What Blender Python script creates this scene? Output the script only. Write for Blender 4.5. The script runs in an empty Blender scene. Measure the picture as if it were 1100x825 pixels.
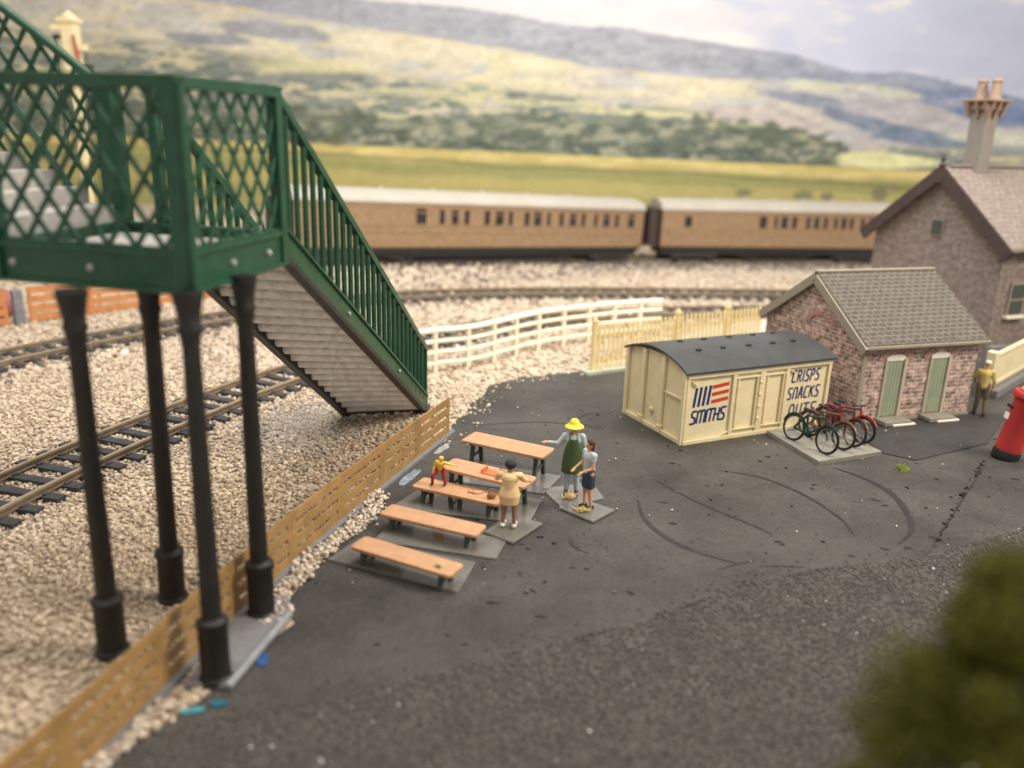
import bpy, bmesh, math, random
import numpy as np
from mathutils import Vector, Matrix, noise
R = math.radians
rnd = random.Random(7)
S = bpy.context.scene
COL = S.collection

# ------------------------------------------------------------------ camera
cam_d = bpy.data.cameras.new('camera'); cam = bpy.data.objects.new('camera', cam_d); COL.objects.link(cam)
cam.location = (0, 0, 7.95)
PITCH, ROLL = R(16.916), R(1.793)
cam.matrix_world = Matrix.Translation((0, 0, 7.95)) @ Matrix.Rotation(R(90) - PITCH, 4, 'X') @ Matrix.Rotation(ROLL, 4, 'Z')
cam_d.sensor_width = 36; cam_d.sensor_fit = 'HORIZONTAL'
cam_d.lens = 36 * 897 / 1100
cam_d.clip_start = .05; cam_d.clip_end = 600
cam_d.dof.use_dof = True; cam_d.dof.focus_distance = 19.8; cam_d.dof.aperture_fstop = .135
cam_d.dof.aperture_blades = 0
S.camera = cam
# ------------------------------------------------------------------ light (indoor room lamp and two added fills)
w = bpy.data.worlds.new('World'); S.world = w; w.use_nodes = True
w.node_tree.nodes['Background'].inputs[0].default_value = (1.0, .94, .86, 1)
w.node_tree.nodes['Background'].inputs[1].default_value = .58
def area(name, loc, aim, size, power, col):
    d = bpy.data.lights.new(name, 'AREA'); d.shape = 'SQUARE'; d.size = size; d.energy = power; d.color = col
    o = bpy.data.objects.new(name, d); COL.objects.link(o); o.location = loc
    o.rotation_euler = (Vector(aim) - Vector(loc)).to_track_quat('-Z', 'Y').to_euler(); return o
area('room_lamp', (28, 11, 28), (1, 22, 0), 10, 14000, (1, .90, .75))
area('ballast_fill', (-9, 15, 31), (-8, 17, 0), 15, 5200, (1, .93, .82))  # added fill that brightens the ballast around the bridge, no real fitting
area('backdrop_fill', (6, 30, 34), (0, 60, 2), 18, 15000, (.98, .98, 1))  # added fill aimed at the printed panel and train to brighten them
S.view_settings.view_transform = 'Standard'; S.view_settings.look = 'None'
S.view_settings.exposure = 0; S.view_settings.gamma = 1

# ------------------------------------------------------------------ materials
def nt(m): return m.node_tree.nodes, m.node_tree.links
def mat(name, col, rough=.6, var=.12, scale=3.0, bump=0.0, bscale=30, metallic=0, spec=.4, col2=None, dirt=0):
    m = bpy.data.materials.new(name); m.use_nodes = True; n, l = nt(m); b = n['Principled BSDF']
    b.inputs['Roughness'].default_value = rough; b.inputs['Metallic'].default_value = metallic
    b.inputs['Specular IOR Level'].default_value = spec
    tc = n.new('ShaderNodeTexCoord'); nz = n.new('ShaderNodeTexNoise'); nz.inputs['Scale'].default_value = scale
    nz.inputs['Detail'].default_value = 6; nz.inputs['Roughness'].default_value = .65
    l.new(tc.outputs['Object'], nz.inputs['Vector'])
    r = n.new('ShaderNodeValToRGB'); r.color_ramp.elements[0].position = .3; r.color_ramp.elements[1].position = .7
    c2 = col2 or tuple(min(1, c * (1 + var)) for c in col)
    c1 = tuple(c * (1 - var) for c in col) if not col2 else col
    r.color_ramp.elements[0].color = (*c1, 1); r.color_ramp.elements[1].color = (*c2, 1)
    l.new(nz.outputs['Fac'], r.inputs['Fac']); l.new(r.outputs['Color'], b.inputs['Base Color'])
    if bump:
        n2 = n.new('ShaderNodeTexNoise'); n2.inputs['Scale'].default_value = bscale; n2.inputs['Detail'].default_value = 5
        l.new(tc.outputs['Object'], n2.inputs['Vector'])
        bp = n.new('ShaderNodeBump'); bp.inputs['Strength'].default_value = bump; bp.inputs['Distance'].default_value = .05
        l.new(n2.outputs['Fac'], bp.inputs['Height']); l.new(bp.outputs['Normal'], b.inputs['Normal'])
    return m
def stone_mat(name, cols, rough=.85):      # many small stones, one tone per stone
    m = bpy.data.materials.new(name); m.use_nodes = True; n, l = nt(m); b = n['Principled BSDF']
    b.inputs['Roughness'].default_value = rough; b.inputs['Specular IOR Level'].default_value = .25
    g = n.new('ShaderNodeNewGeometry'); r = n.new('ShaderNodeValToRGB'); e = r.color_ramp.elements
    r.color_ramp.interpolation = 'LINEAR'
    for i, c in enumerate(cols):
        p = i / (len(cols) - 1)
        x = e[0] if i == 0 else (e[1] if i == len(cols) - 1 else e.new(p))
        x.position = p; x.color = (*c, 1)
    l.new(g.outputs['Random Per Island'], r.inputs['Fac']); l.new(r.outputs['Color'], b.inputs['Base Color'])
    return m
def brick_mat(name, c1, c2, mortar, bw, rh, ms=.02, bump=.6, squash=1, var=.5, offset=.5):
    m = bpy.data.materials.new(name); m.use_nodes = True; n, l = nt(m); b = n['Principled BSDF']
    b.inputs['Roughness'].default_value = .8; b.inputs['Specular IOR Level'].default_value = .25
    uv = n.new('ShaderNodeUVMap'); uv.uv_map = 'UVMap'
    wn = n.new('ShaderNodeTexNoise'); wn.inputs['Scale'].default_value = 3; l.new(uv.outputs[0], wn.inputs['Vector'])
    mx = n.new('ShaderNodeMixRGB'); mx.blend_type = 'ADD'; mx.inputs[0].default_value = .06 * (1 if bw > .3 else .6)
    l.new(uv.outputs[0], mx.inputs[1]); l.new(wn.outputs['Color'], mx.inputs[2])
    t = n.new('ShaderNodeTexBrick'); t.offset = offset; t.inputs['Scale'].default_value = 1; t.inputs['Brick Width'].default_value = bw
    t.inputs['Row Height'].default_value = rh; t.inputs['Mortar Size'].default_value = ms; t.inputs['Mortar Smooth'].default_value = .3
    t.inputs['Color1'].default_value = (*c1, 1); t.inputs['Color2'].default_value = (*c2, 1); t.inputs['Mortar'].default_value = (*mortar, 1)
    l.new(mx.outputs[0], t.inputs['Vector'])
    nz = n.new('ShaderNodeTexNoise'); nz.inputs['Scale'].default_value = 5; nz.inputs['Detail'].default_value = 8; l.new(uv.outputs[0], nz.inputs['Vector'])
    rr = n.new('ShaderNodeMapRange'); rr.inputs['From Min'].default_value = .3; rr.inputs['From Max'].default_value = .7
    rr.inputs['To Min'].default_value = 1 - var; rr.inputs['To Max'].default_value = 1 + var; l.new(nz.outputs['Fac'], rr.inputs['Value'])
    mm = n.new('ShaderNodeVectorMath'); mm.operation = 'SCALE'; l.new(t.outputs['Color'], mm.inputs[0]); l.new(rr.outputs[0], mm.inputs['Scale'])
    l.new(mm.outputs[0], b.inputs['Base Color'])
    bp = n.new('ShaderNodeBump'); bp.inputs['Strength'].default_value = bump; bp.inputs['Distance'].default_value = .03
    iv = n.new('ShaderNodeMath'); iv.operation = 'SUBTRACT'; iv.inputs[0].default_value = 1; l.new(t.outputs['Fac'], iv.inputs[1])
    ad = n.new('ShaderNodeMath'); ad.operation = 'ADD'; l.new(iv.outputs[0], ad.inputs[0]); l.new(nz.outputs['Fac'], ad.inputs[1])
    l.new(ad.outputs[0], bp.inputs['Height']); l.new(bp.outputs['Normal'], b.inputs['Normal'])
    return m
M = {}
M['green'] = mat('bridge_green', (.018, .080, .042), .38, .25, 4, .15, 20)
M['greenlight'] = mat('stringer_green', (.024, .085, .045), .4, .3, 4, .15, 20)
M['iron'] = mat('leg_black', (.016, .014, .013), .5, .3, 5, .25, 18)
M['deck'] = mat('deck_grey', (.42, .40, .38), .7, .15, 3, .3, 12)
M['treads'] = mat('tread_brown_grey', (.86, .80, .79), .45, .25, 5, .3, 12)
M['stairdark'] = mat('stringer_under', (.035, .030, .027), .5, .3, 5, .2, 18)
M['boltgrey'] = mat('bolt', (.36, .38, .37), .5)
M['tan'] = mat('tan_timber', (.36, .215, .080), .6, .22, 2.5, .3, 10)
M['orange'] = mat('orange_timber', (.52, .22, .075), .6, .15, 3)
M['plinth'] = mat('plinth_grey', (.20, .20, .21), .7, .15, 3, .2, 10)
M['cream'] = mat('cream_plastic', (.80, .69, .44), .45, .09, 1.6, .12, 8)
M['creampost'] = mat('cream_paint', (.83, .71, .42), .5, .06, 3)
M['white'] = mat('white_rail_paint', (.86, .81, .66), .5, .06, 3)
M['picket'] = mat('picket_cream', (.86, .69, .36), .5, .08, 3)
M['vanroof'] = mat('van_roof_grey', (.055, .058, .058), .38, .18, 1.5, .1, 8)
M['blue'] = mat('blue_print', (.012, .03, .16), .5, .05)
M['redprint'] = mat('red_print', (.60, .05, .025), .5, .05)
M['bench'] = mat('bench_orange_wood', (.54, .30, .165), .5, .14, 3, .15, 15)
M['benchleg'] = mat('bench_leg_green', (.06, .085, .07), .5, .3, 9)
M['skin'] = mat('painted_skin', (.66, .33, .19), .6, .1, 9)
M['darkskin'] = mat('painted_dark_skin', (.33, .15, .09), .6, .1, 9)
M['sleeper'] = mat('sleeper_black', (.055, .052, .055), .75, .3, 4, .4, 25)
M['rail'] = mat('rail_steel', (.44, .36, .24), .45, .2, 4, .1, 20, metallic=.35)
M['railside'] = mat('rail_side_brown', (.20, .15, .10), .7, .25, 4)
M['teak'] = mat('teak_coach', (.29, .19, .11), .35, .18, 2.5)
M['coachroof'] = mat('coach_roof_white', (.46, .42, .35), .6, .08, .7)
M['coachend'] = mat('coach_end_dark', (.055, .038, .028), .6)
M['frame'] = mat('underframe_black', (.035, .033, .035), .6)
M['glass'] = mat('dark_window', (.035, .03, .03), .2)
M['lining'] = mat('coach_lining', (.36, .24, .14), .5)
M['concrete'] = mat('concrete', (.24, .225, .19), .8, .15, 3, .4, 18)
M['verge'] = mat('verge_stone', (.31, .27, .21), .7, .1, 3)
M['doorgreen'] = mat('door_green', (.30, .34, .24), .6, .1, 3)
M['doorframe'] = mat('door_frame', (.50, .44, .34), .6, .1, 3)
M['lintel'] = mat('lintel_white', (.80, .75, .66), .6, .05, 3)
M['red'] = mat('postbox_red', (.43, .032, .03), .5, .08, 3)
M['black'] = mat('black_paint', (.012, .012, .013), .4, .3)
M['salmon'] = mat('salmon_cap', (.72, .28, .17), .6, .15, 6, .4, 10)
M['barge'] = mat('bargeboard_brown', (.065, .043, .040), .6, .2)
M['chim'] = mat('chimney_grey', (.25, .22, .195), .8, .1, 3, .2, 10)
M['chimcap'] = mat('chimney_cap_tan', (.31, .215, .16), .8, .15, 3, .2, 10)
M['yellow'] = mat('hat_yellow', (.88, .66, .06), .55, .06)
M['acrylic'] = mat('acrylic_base', (.27, .26, .235), .10, .12, 2, spec=1.0)
M['acrylic'].node_tree.nodes['Principled BSDF'].inputs['Alpha'].default_value = .5
M['paint_blue'] = mat('blue_paint_patch', (.20, .26, .30), .5, .5, 6)
M['grassgreen'] = mat('tuft_green', (.30, .36, .08), .8, .4, 9)
M['stonewall'] = brick_mat('shed_stone', (.50, .34, .29), (.24, .16, .145), (.55, .46, .40), .27, .12, .018, var=.6)
M['housewall'] = brick_mat('house_stone', (.25, .20, .18), (.175, .142, .128), (.28, .235, .21), .34, .13, .014, var=.28)
M['shedroof'] = brick_mat('shed_slate', (.105, .090, .075), (.085, .073, .06), (.20, .18, .155), .26, .17, .018, offset=.5, var=.18)
M['houseroof'] = brick_mat('house_slate', (.27, .22, .195), (.235, .19, .165), (.19, .155, .135), .32, .25, .02, var=.2)
def cloth(name, c): M[name] = mat('cloth_' + name, c, .75, .12, 8)
cloth('ltblue', (.48, .55, .56)); cloth('apron', (.055, .10, .035)); cloth('denim', (.42, .52, .62)); cloth('navy', (.035, .05, .09))
cloth('paleyellow', (.80, .57, .30)); cloth('hairblack', (.022, .022, .026)); cloth('hairbrown', (.075, .028, .022)); cloth('shoe', (.03, .022, .02))
cloth('redcloth', (.42, .03, .03)); cloth('yellowcloth', (.85, .55, .06)); cloth('khaki', (.55, .42, .14)); cloth('trouser', (.13, .10, .07)); cloth('offwhite', (.72, .68, .58)); cloth('eyes', (.02, .015, .012)); cloth('bag', (.30, .13, .06)); cloth('straw', (.72, .56, .25)); cloth('shoered', (.12, .03, .03))

# ------------------------------------------------------------------ mesh helpers
class MB:
    def __init__(s): s.v = []; s.f = []
    def add(s, vs, fs):
        k = len(s.v); s.v += [tuple(v) for v in vs]; s.f += [tuple(i + k for i in f) for f in fs]; return s
    def box(s, c, size, rot=None):
        hx, hy, hz = [a / 2 for a in size]; c = Vector(c)
        vs = [Vector((x, y, z)) for x in (-hx, hx) for y in (-hy, hy) for z in (-hz, hz)]
        if rot is not None: vs = [rot @ v for v in vs]
        return s.add([c + v for v in vs], [(0, 1, 3, 2), (4, 6, 7, 5), (0, 4, 5, 1), (2, 3, 7, 6), (0, 2, 6, 4), (1, 5, 7, 3)])
    def bar(s, a, b, w, h, up=(0, 0, 1)):
        a = Vector(a); b = Vector(b); d = (b - a).normalized(); u = Vector(up); x = d.cross(u)
        if x.length < 1e-4: x = d.cross(Vector((1, 0, 0)))
        x.normalize(); u = x.cross(d).normalized()
        vs = [p + x * (i * w / 2) + u * (j * h / 2) for p in (a, b) for i, j in ((-1, -1), (1, -1), (1, 1), (-1, 1))]
        return s.add(vs, [(3, 2, 1, 0), (4, 5, 6, 7), (0, 1, 5, 4), (1, 2, 6, 5), (2, 3, 7, 6), (3, 0, 4, 7)])
    def tube(s, pts, r, n=8, closed=False, cap=True):
        pts = [Vector(p) for p in pts]; rs = r if isinstance(r, (list, tuple)) else [r] * len(pts); N = len(pts); vs = []; fs = []; px = None
        for i, p in enumerate(pts):
            if closed: d = pts[(i + 1) % N] - pts[i - 1]
            else: d = pts[min(i + 1, N - 1)] - pts[max(i - 1, 0)]
            d.normalize()
            if px is None:
                px = d.cross(Vector((0, 0, 1)))
                if px.length < .05: px = d.cross(Vector((1, 0, 0)))
            px = (px - d * px.dot(d)).normalized(); py = d.cross(px)
            vs += [p + (px * math.cos(2 * math.pi * k / n) + py * math.sin(2 * math.pi * k / n)) * rs[i] for k in range(n)]
        for i in range(N if closed else N - 1):
            a, b = i * n, ((i + 1) % N) * n
            fs += [(a + k, a + (k + 1) % n, b + (k + 1) % n, b + k) for k in range(n)]
        if cap and not closed: fs += [tuple(range(n))[::-1], tuple((N - 1) * n + k for k in range(n))]
        return s.add(vs, fs)
    def lathe(s, prof, c=(0, 0, 0), n=20, sx=1, sy=1, rot=None):
        c = Vector(c); vs = []; fs = []
        for r, z in prof:
            for k in range(n):
                v = Vector((r * sx * math.cos(2 * math.pi * k / n), r * sy * math.sin(2 * math.pi * k / n), z))
                vs.append(c + (rot @ v if rot is not None else v))
        for i in range(len(prof) - 1):
            fs += [(i * n + k, i * n + (k + 1) % n, (i + 1) * n + (k + 1) % n, (i + 1) * n + k) for k in range(n)]
        fs += [tuple(range(n))[::-1], tuple((len(prof) - 1) * n + k for k in range(n))]
        return s.add(vs, fs)
    def ball(s, c, r, n=12, rot=None):
        r = r if isinstance(r, (list, tuple)) else (r, r, r); c = Vector(c); h = n // 2 + 1; vs = []; fs = []
        for i in range(1, h):
            t = math.pi * i / h
            for k in range(n):
                v = Vector((r[0] * math.sin(t) * math.cos(2 * math.pi * k / n), r[1] * math.sin(t) * math.sin(2 * math.pi * k / n), -r[2] * math.cos(t)))
                vs.append(c + (rot @ v if rot is not None else v))
        for p in (-1, 1):
            v = Vector((0, 0, p * r[2])); vs.append(c + (rot @ v if rot is not None else v))
        for i in range(h - 2): fs += [(i * n + k, i * n + (k + 1) % n, (i + 1) * n + (k + 1) % n, (i + 1) * n + k) for k in range(n)]
        b = (h - 1) * n; fs += [(b, (k + 1) % n, k) for k in range(n)] + [(b + 1, (h - 2) * n + k, (h - 2) * n + (k + 1) % n) for k in range(n)]
        return s.add(vs, fs)
    def cap(s, a, b, ra, rb=None, n=10):
        rb = ra if rb is None else rb; s.tube([a, b], [ra, rb], n); s.ball(a, ra, n); s.ball(b, rb, n); return s
    def prism(s, poly, z0, z1):
        n = len(poly); vs = [(x, y, z0) for x, y in poly] + [(x, y, z1) for x, y in poly]
        return s.add(vs, [tuple(range(n))[::-1], tuple(range(n, 2 * n))] + [(i, (i + 1) % n, n + (i + 1) % n, n + i) for i in range(n)])
    def hull(s, polyA, polyB):      # two matching 3D rings
        n = len(polyA)
        return s.add(list(polyA) + list(polyB), [tuple(range(n))[::-1], tuple(range(n, 2 * n))] + [(i, (i + 1) % n, n + (i + 1) % n, n + i) for i in range(n)])
    def build(s, name, m, parent=None, smooth=False, bevel=0, uv=True, loc=None, rotz=0, remesh=0, fix=True):
        me = bpy.data.meshes.new(name); me.from_pydata(s.v, [], s.f); me.update()
        if fix:
            bm = bmesh.new(); bm.from_mesh(me); bmesh.ops.recalc_face_normals(bm, faces=bm.faces); bm.to_mesh(me); bm.free()
        if uv: boxuv(me)
        me.materials.append(m); o = bpy.data.objects.new(name, me); COL.objects.link(o)
        if remesh:
            md = o.modifiers.new('r', 'REMESH'); md.mode = 'VOXEL'; md.voxel_size = remesh; md.use_smooth_shade = True
            sm = o.modifiers.new('s', 'SMOOTH'); sm.factor = .5; sm.iterations = 3
            bpy.context.view_layer.update()
            dg = bpy.context.evaluated_depsgraph_get(); nm = bpy.data.meshes.new_from_object(o.evaluated_get(dg))
            o.modifiers.clear(); o.data = nm; bpy.data.meshes.remove(me); me = nm; me.name = name
            if not me.materials: me.materials.append(m)
        if smooth or remesh:
            me.polygons.foreach_set('use_smooth', [True] * len(me.polygons))
            if smooth == 'auto':
                md = o.modifiers.new('n', 'EDGE_SPLIT'); md.split_angle = R(40)
        if bevel:
            md = o.modifiers.new('b', 'BEVEL'); md.width = bevel; md.segments = 2; md.limit_method = 'ANGLE'; md.angle_limit = R(40)
        if parent is not None: o.parent = parent
        if loc is not None: o.location = loc
        if rotz: o.rotation_euler = (0, 0, rotz)
        return o
def boxuv(me):
    uv = me.uv_layers.new(name='UVMap'); vs = me.vertices
    for p in me.polygons:
        n = p.normal
        if abs(n.z) > .95: t = Vector((1, 0, 0)); b = Vector((0, 1, 0))
        else: t = Vector((-n.y, n.x, 0)).normalized(); b = n.cross(t)
        for li in p.loop_indices:
            co = vs[me.loops[li].vertex_index].co; uv.data[li].uv = (co.dot(t), co.dot(b))
def tag(o, label=None, cat=None, group=None, kind=None):
    if label: o['label'] = label
    if cat: o['category'] = cat
    if group: o['group'] = group
    if kind: o['kind'] = kind
    return o
def thing(name, label, cat, loc=(0, 0, 0), rotz=0, group=None):
    o = bpy.data.objects.new(name, None); COL.objects.link(o); o.location = loc; o.rotation_euler = (0, 0, rotz); o.empty_display_size = .2
    return tag(o, label, cat, group)
def copy_tree(o, parent=None):
    c = o.copy(); COL.objects.link(c); c.parent = parent
    for ch in [x for x in COL.objects if x.parent == o]: copy_tree(ch, c)
    return c
def lerp(a, b, t): return tuple(x + (y - x) * t for x, y in zip(a, b))
def inpoly(x, y, poly):
    c = np.zeros(np.shape(x), bool); j = len(poly) - 1
    for i in range(len(poly)):
        xi, yi = poly[i]; xj, yj = poly[j]
        c ^= ((yi > y) != (yj > y)) & (x < (xj - xi) * (y - yi) / ((yj - yi) or 1e-9) + xi); j = i
    return c
def spline(pts, n):
    P = [Vector(p) for p in pts]; P = [P[0] * 2 - P[1]] + P + [P[-1] * 2 - P[-2]]; out = []
    for i in range(1, len(P) - 2):
        for k in range(n):
            t = k / n; a, b, c, d = P[i - 1:i + 3]
            out.append(.5 * ((2 * b) + (c - a) * t + (2 * a - 5 * b + 4 * c - d) * t * t + (3 * b - a - 3 * c + d) * t ** 3))
    return out + [P[-2]]
def resample(pts, step):
    out = [pts[0].copy()]; acc = 0
    for a, b in zip(pts, pts[1:]):
        L = (b - a).length; t = step - acc
        while t <= L: out.append(a.lerp(b, t / L)); t += step
        acc = (acc + L) % step
    return out

# ------------------------------------------------------------------ terrain
def embank(x, y):       # the rear line climbs gently to the left on ballast
    yt = np.interp(x, [-34, -24, -17, -12, -8.1, -4, 2, 7.2, 34], [37, 39, 40.5, 42, 44.6, 47.2, 51.5, 54.7, 59])
    t = np.clip((y - yt + 3.4) / 2.2, 0, 1); t = t * t * (3 - 2 * t)
    return t * np.clip((6.5 - x) / 14.5, 0, 1.6) * 1.0
def grid_mesh(name, xs, ys, zf, m, kind='structure'):
    X, Y = np.meshgrid(xs, ys); Z = zf(X, Y); nx, ny = len(xs), len(ys)
    co = np.stack([X, Y, Z], -1).reshape(-1, 3)
    i = np.arange((ny - 1) * (nx - 1)); a = (i // (nx - 1)) * nx + i % (nx - 1)
    f = np.stack([a, a + 1, a + nx + 1, a + nx], -1)
    me = bpy.data.meshes.new(name); me.from_pydata(co.tolist(), [], f.tolist()); me.materials.append(m)
    me.polygons.foreach_set('use_smooth', [True] * len(me.polygons))
    o = bpy.data.objects.new(name, me); COL.objects.link(o); o['kind'] = kind; return o
m = mat('ballast_bed', (.50, .41, .31), .9, .25, 6, .9, 11, col2=(.62, .52, .40)); M['bed'] = m
grid_mesh('ground', np.linspace(-70, 70, 281), np.linspace(-4, 66.5, 142), lambda X, Y: embank(X, Y), m)

TAR = [(-4.05, 10.47), (-3.57, 12.13), (-3.80, 12.7), (-3.62, 13.5), (-3.50, 14.28), (-3.15, 15.1), (-2.84, 15.92), (-2.82, 16.8), (-2.85, 17.6), (-2.6, 18.5), (-2.45, 19.0), (-2.0, 20.0), (-1.68, 20.8), (-1.55, 22),
       (-1.35, 23.4), (-1.0, 24.6), (-.7, 25.8), (.31, 26.9), (1.4, 27.3), (2.6, 27.8), (5.4, 29.3), (8.3, 30.6), (12, 31.6), (20, 31), (34, 30), (45, 30), (45, 2), (-4.6, 2), (-5.1, 8.5), (-4.6, 9.6)]
GRAV = [(-5.0, 8.9), (-4.34, 9.61), (-2.78, 10.07), (-1.26, 10.72), (.13, 11.4), (2.34, 12.41), (4.23, 13.68), (5.93, 14.39), (8.27, 14.98), (11.17, 16.48), (15, 18.6), (45, 26), (45, 2), (-4.6, 2)]
def ragged(poly, amp, seed, step=.35):
    out = []; n = len(poly)
    for i in range(n):
        a = Vector(poly[i]); b = Vector(poly[(i + 1) % n]); k = max(1, int((b - a).length / step)) if (b - a).length < 8 else 4
        for j in range(k):
            p = a.lerp(b, j / k); out.append((p.x + amp * noise.noise(Vector((p.x * 1.7, p.y * 1.7, seed))), p.y + amp * noise.noise(Vector((p.x * 1.7, p.y * 1.7, seed + 9)))))
    return out
def sheet(name, poly, z0, z1, m, uvs=True):
    o = MB().prism(poly, z0, z1).build(name, m, uv=False); o['kind'] = 'structure'; return o
# tarmac: dark card with stains and faint scuffs
def tarmac_mat():
    m = bpy.data.materials.new('tarmac'); m.use_nodes = True; n, l = nt(m); b = n['Principled BSDF']
    b.inputs['Roughness'].default_value = .62; b.inputs['Specular IOR Level'].default_value = .35
    tc = n.new('ShaderNodeTexCoord')
    def noi(s, d, r=.6):
        x = n.new('ShaderNodeTexNoise'); x.inputs['Scale'].default_value = s; x.inputs['Detail'].default_value = d; x.inputs['Roughness'].default_value = r
        l.new(tc.outputs['Object'], x.inputs['Vector']); return x
    a = noi(.35, 7, .65); r = n.new('ShaderNodeValToRGB'); e = r.color_ramp.elements
    e[0].position = .32; e[0].color = (.036, .034, .031, 1); e[1].position = .70; e[1].color = (.094, .087, .079, 1)
    l.new(a.outputs['Fac'], r.inputs['Fac'])
    f = noi(22, 4); mr = n.new('ShaderNodeMapRange'); mr.inputs['From Min'].default_value = .35; mr.inputs['From Max'].default_value = .65
    mr.inputs['To Min'].default_value = .78; mr.inputs['To Max'].default_value = 1.22; l.new(f.outputs['Fac'], mr.inputs['Value'])
    v = n.new('ShaderNodeVectorMath'); v.operation = 'SCALE'; l.new(r.outputs['Color'], v.inputs[0]); l.new(mr.outputs[0], v.inputs['Scale'])
    sp = noi(5.5, 2, .5); r2 = n.new('ShaderNodeValToRGB'); r2.color_ramp.elements[0].position = .70; r2.color_ramp.elements[1].position = .73
    l.new(sp.outputs['Fac'], r2.inputs['Fac'])
    mx = n.new('ShaderNodeMixRGB'); mx.inputs[2].default_value = (.022, .02, .019, 1); l.new(r2.outputs['Color'], mx.inputs[0]); l.new(v.outputs[0], mx.inputs[1])
    l.new(mx.outputs[0], b.inputs['Base Color'])
    bp = n.new('ShaderNodeBump'); bp.inputs['Strength'].default_value = .8; bp.inputs['Distance'].default_value = .09
    g = noi(3.0, 9, .7); l.new(g.outputs['Fac'], bp.inputs['Height']); l.new(bp.outputs['Normal'], b.inputs['Normal'])
    rr = n.new('ShaderNodeMapRange'); rr.inputs['To Min'].default_value = .40; rr.inputs['To Max'].default_value = .68; l.new(a.outputs['Fac'], rr.inputs['Value']); l.new(rr.outputs[0], b.inputs['Roughness'])
    return m
M['tarmac'] = tarmac_mat()
sheet('tarmac_yard', ragged(TAR, .22, 3), -.3, .03, M['tarmac'])
M['gravel'] = mat('gravel_bed', (.06, .055, .049), .85, .3, 1.2, 1.0, 14, col2=(.105, .096, .085))
sheet('rough_asphalt_road', ragged(GRAV, .28, 5), -.3, .042, M['gravel'])
# smooth pad before the shed, grooves and scuff marks
M['pad'] = mat('dark_pad', (.040, .038, .038), .6, .2, 2, .3, 9)
sheet('shed_pad', [(9.9, 20.75), (10.55, 20.3), (13.2, 21.75), (15.2, 24.4), (12.5, 24.6), (9.6, 23.2)], 0, .055, M['pad'])
M['scuff'] = mat('scuff_dark', (.026, .024, .022), .5, .3, 4)
def mark(pts, w0, z=.038):
    p = spline([(x, y, 0) for x, y in pts], 10); N = len(p); vs = []; fs = []
    for i, q in enumerate(p):
        d = (p[min(i + 1, N - 1)] - p[max(i - 1, 0)]).normalized(); s = Vector((-d.y, d.x, 0)); ww = w0 * (.25 + .75 * math.sin(math.pi * (i + .5) / N)) * (1 + .5 * noise.noise(q * 3))
        vs += [q + s * ww / 2 + Vector((0, 0, z)), q - s * ww / 2 + Vector((0, 0, z))]
    fs = [(2 * i, 2 * i + 1, 2 * i + 3, 2 * i + 2) for i in range(N - 1)]
    o = MB().add(vs, fs).build('tyre_mark', M['scuff'], uv=False); o['kind'] = 'structure'
mark([(2.92, 17.32), (2.94, 16.38), (3.26, 15.54), (3.8, 14.94), (4.45, 14.55)], .13)
mark([(3.48, 18.55), (4.04, 17.65), (4.54, 17.0), (5.25, 16.2), (5.53, 15.8)], .07)
mark([(5.15, 19.25), (6.09, 18.89), (6.82, 17.99), (7.26, 16.79), (7.28, 15.91)], .09)
mark([(8.18, 19.65), (8.73, 18.96), (9.01, 18.03), (8.84, 16.79), (8.54, 16.1), (8.05, 15.55)], .16)
mark([(8.27, 14.9), (9.58, 16.61), (10.97, 18.44), (12.41, 20.3)], .045)
mark([(4.02, 14.26), (4.44, 14.5), (4.84, 14.67)], .05); mark([(4.87, 14.45), (5.3, 14.48), (5.77, 14.46)], .04); mark([(1.26, 15.4), (1.35, 15.0), (1.6, 14.75)], .07)
mark([(-.9, 22.0), (.8, 22.4), (2.6, 22.2)], .05); mark([(3.0, 23.5), (2.2, 23.2), (1.9, 22.4), (2.5, 21.9)], .05)
M['gouge'] = mat('gouge_black', (.014, .012, .011), .8, .3, 9)
gl = [(1.26, 14.17), (1.52, 14.14), (.37, 13.21), (.49, 13.29), (2.26, 13.32), (2.65, 12.66), (5.54, 15.49), (5.61, 15.39), (6.88, 14.99), (2.28, 16.74), (3.49, 17.24), (4.71, 18.28), (7.67, 15.33), (8.18, 15.42), (8.46, 17.73), (8.55, 17.44), (7.32, 18.51), (.29, 15.04), (.42, 14.86), (3.51, 16.19), (4.14, 13.3), (8.94, 15.92), (12.55, 19.26), (.6, 12.47), (-.21, 12.86), (-.62, 11.6), (-.93, 11.84), (-2.02, 11.52)]
gm = MB()
for k, (gx, gy) in enumerate(gl):
    a_, b_ = rnd.uniform(.05, .13), rnd.uniform(.025, .05); ya = rnd.uniform(-.9, .3); n_ = 11; ring = []
    for q in range(n_):
        t_ = 2 * math.pi * q / n_; r_ = 1 + .6 * noise.noise(Vector((math.cos(t_) * 2, math.sin(t_) * 2, k * 3.1))); X_, Y_ = a_ * r_ * math.cos(t_), b_ * r_ * math.sin(t_)
        ring.append((gx + X_ * math.cos(ya) - Y_ * math.sin(ya), gy + X_ * math.sin(ya) + Y_ * math.cos(ya)))
    gm.prism(ring, .02, .036)
o = gm.build('yard_gouges', M['gouge'], uv=False); o['kind'] = 'structure'

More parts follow.
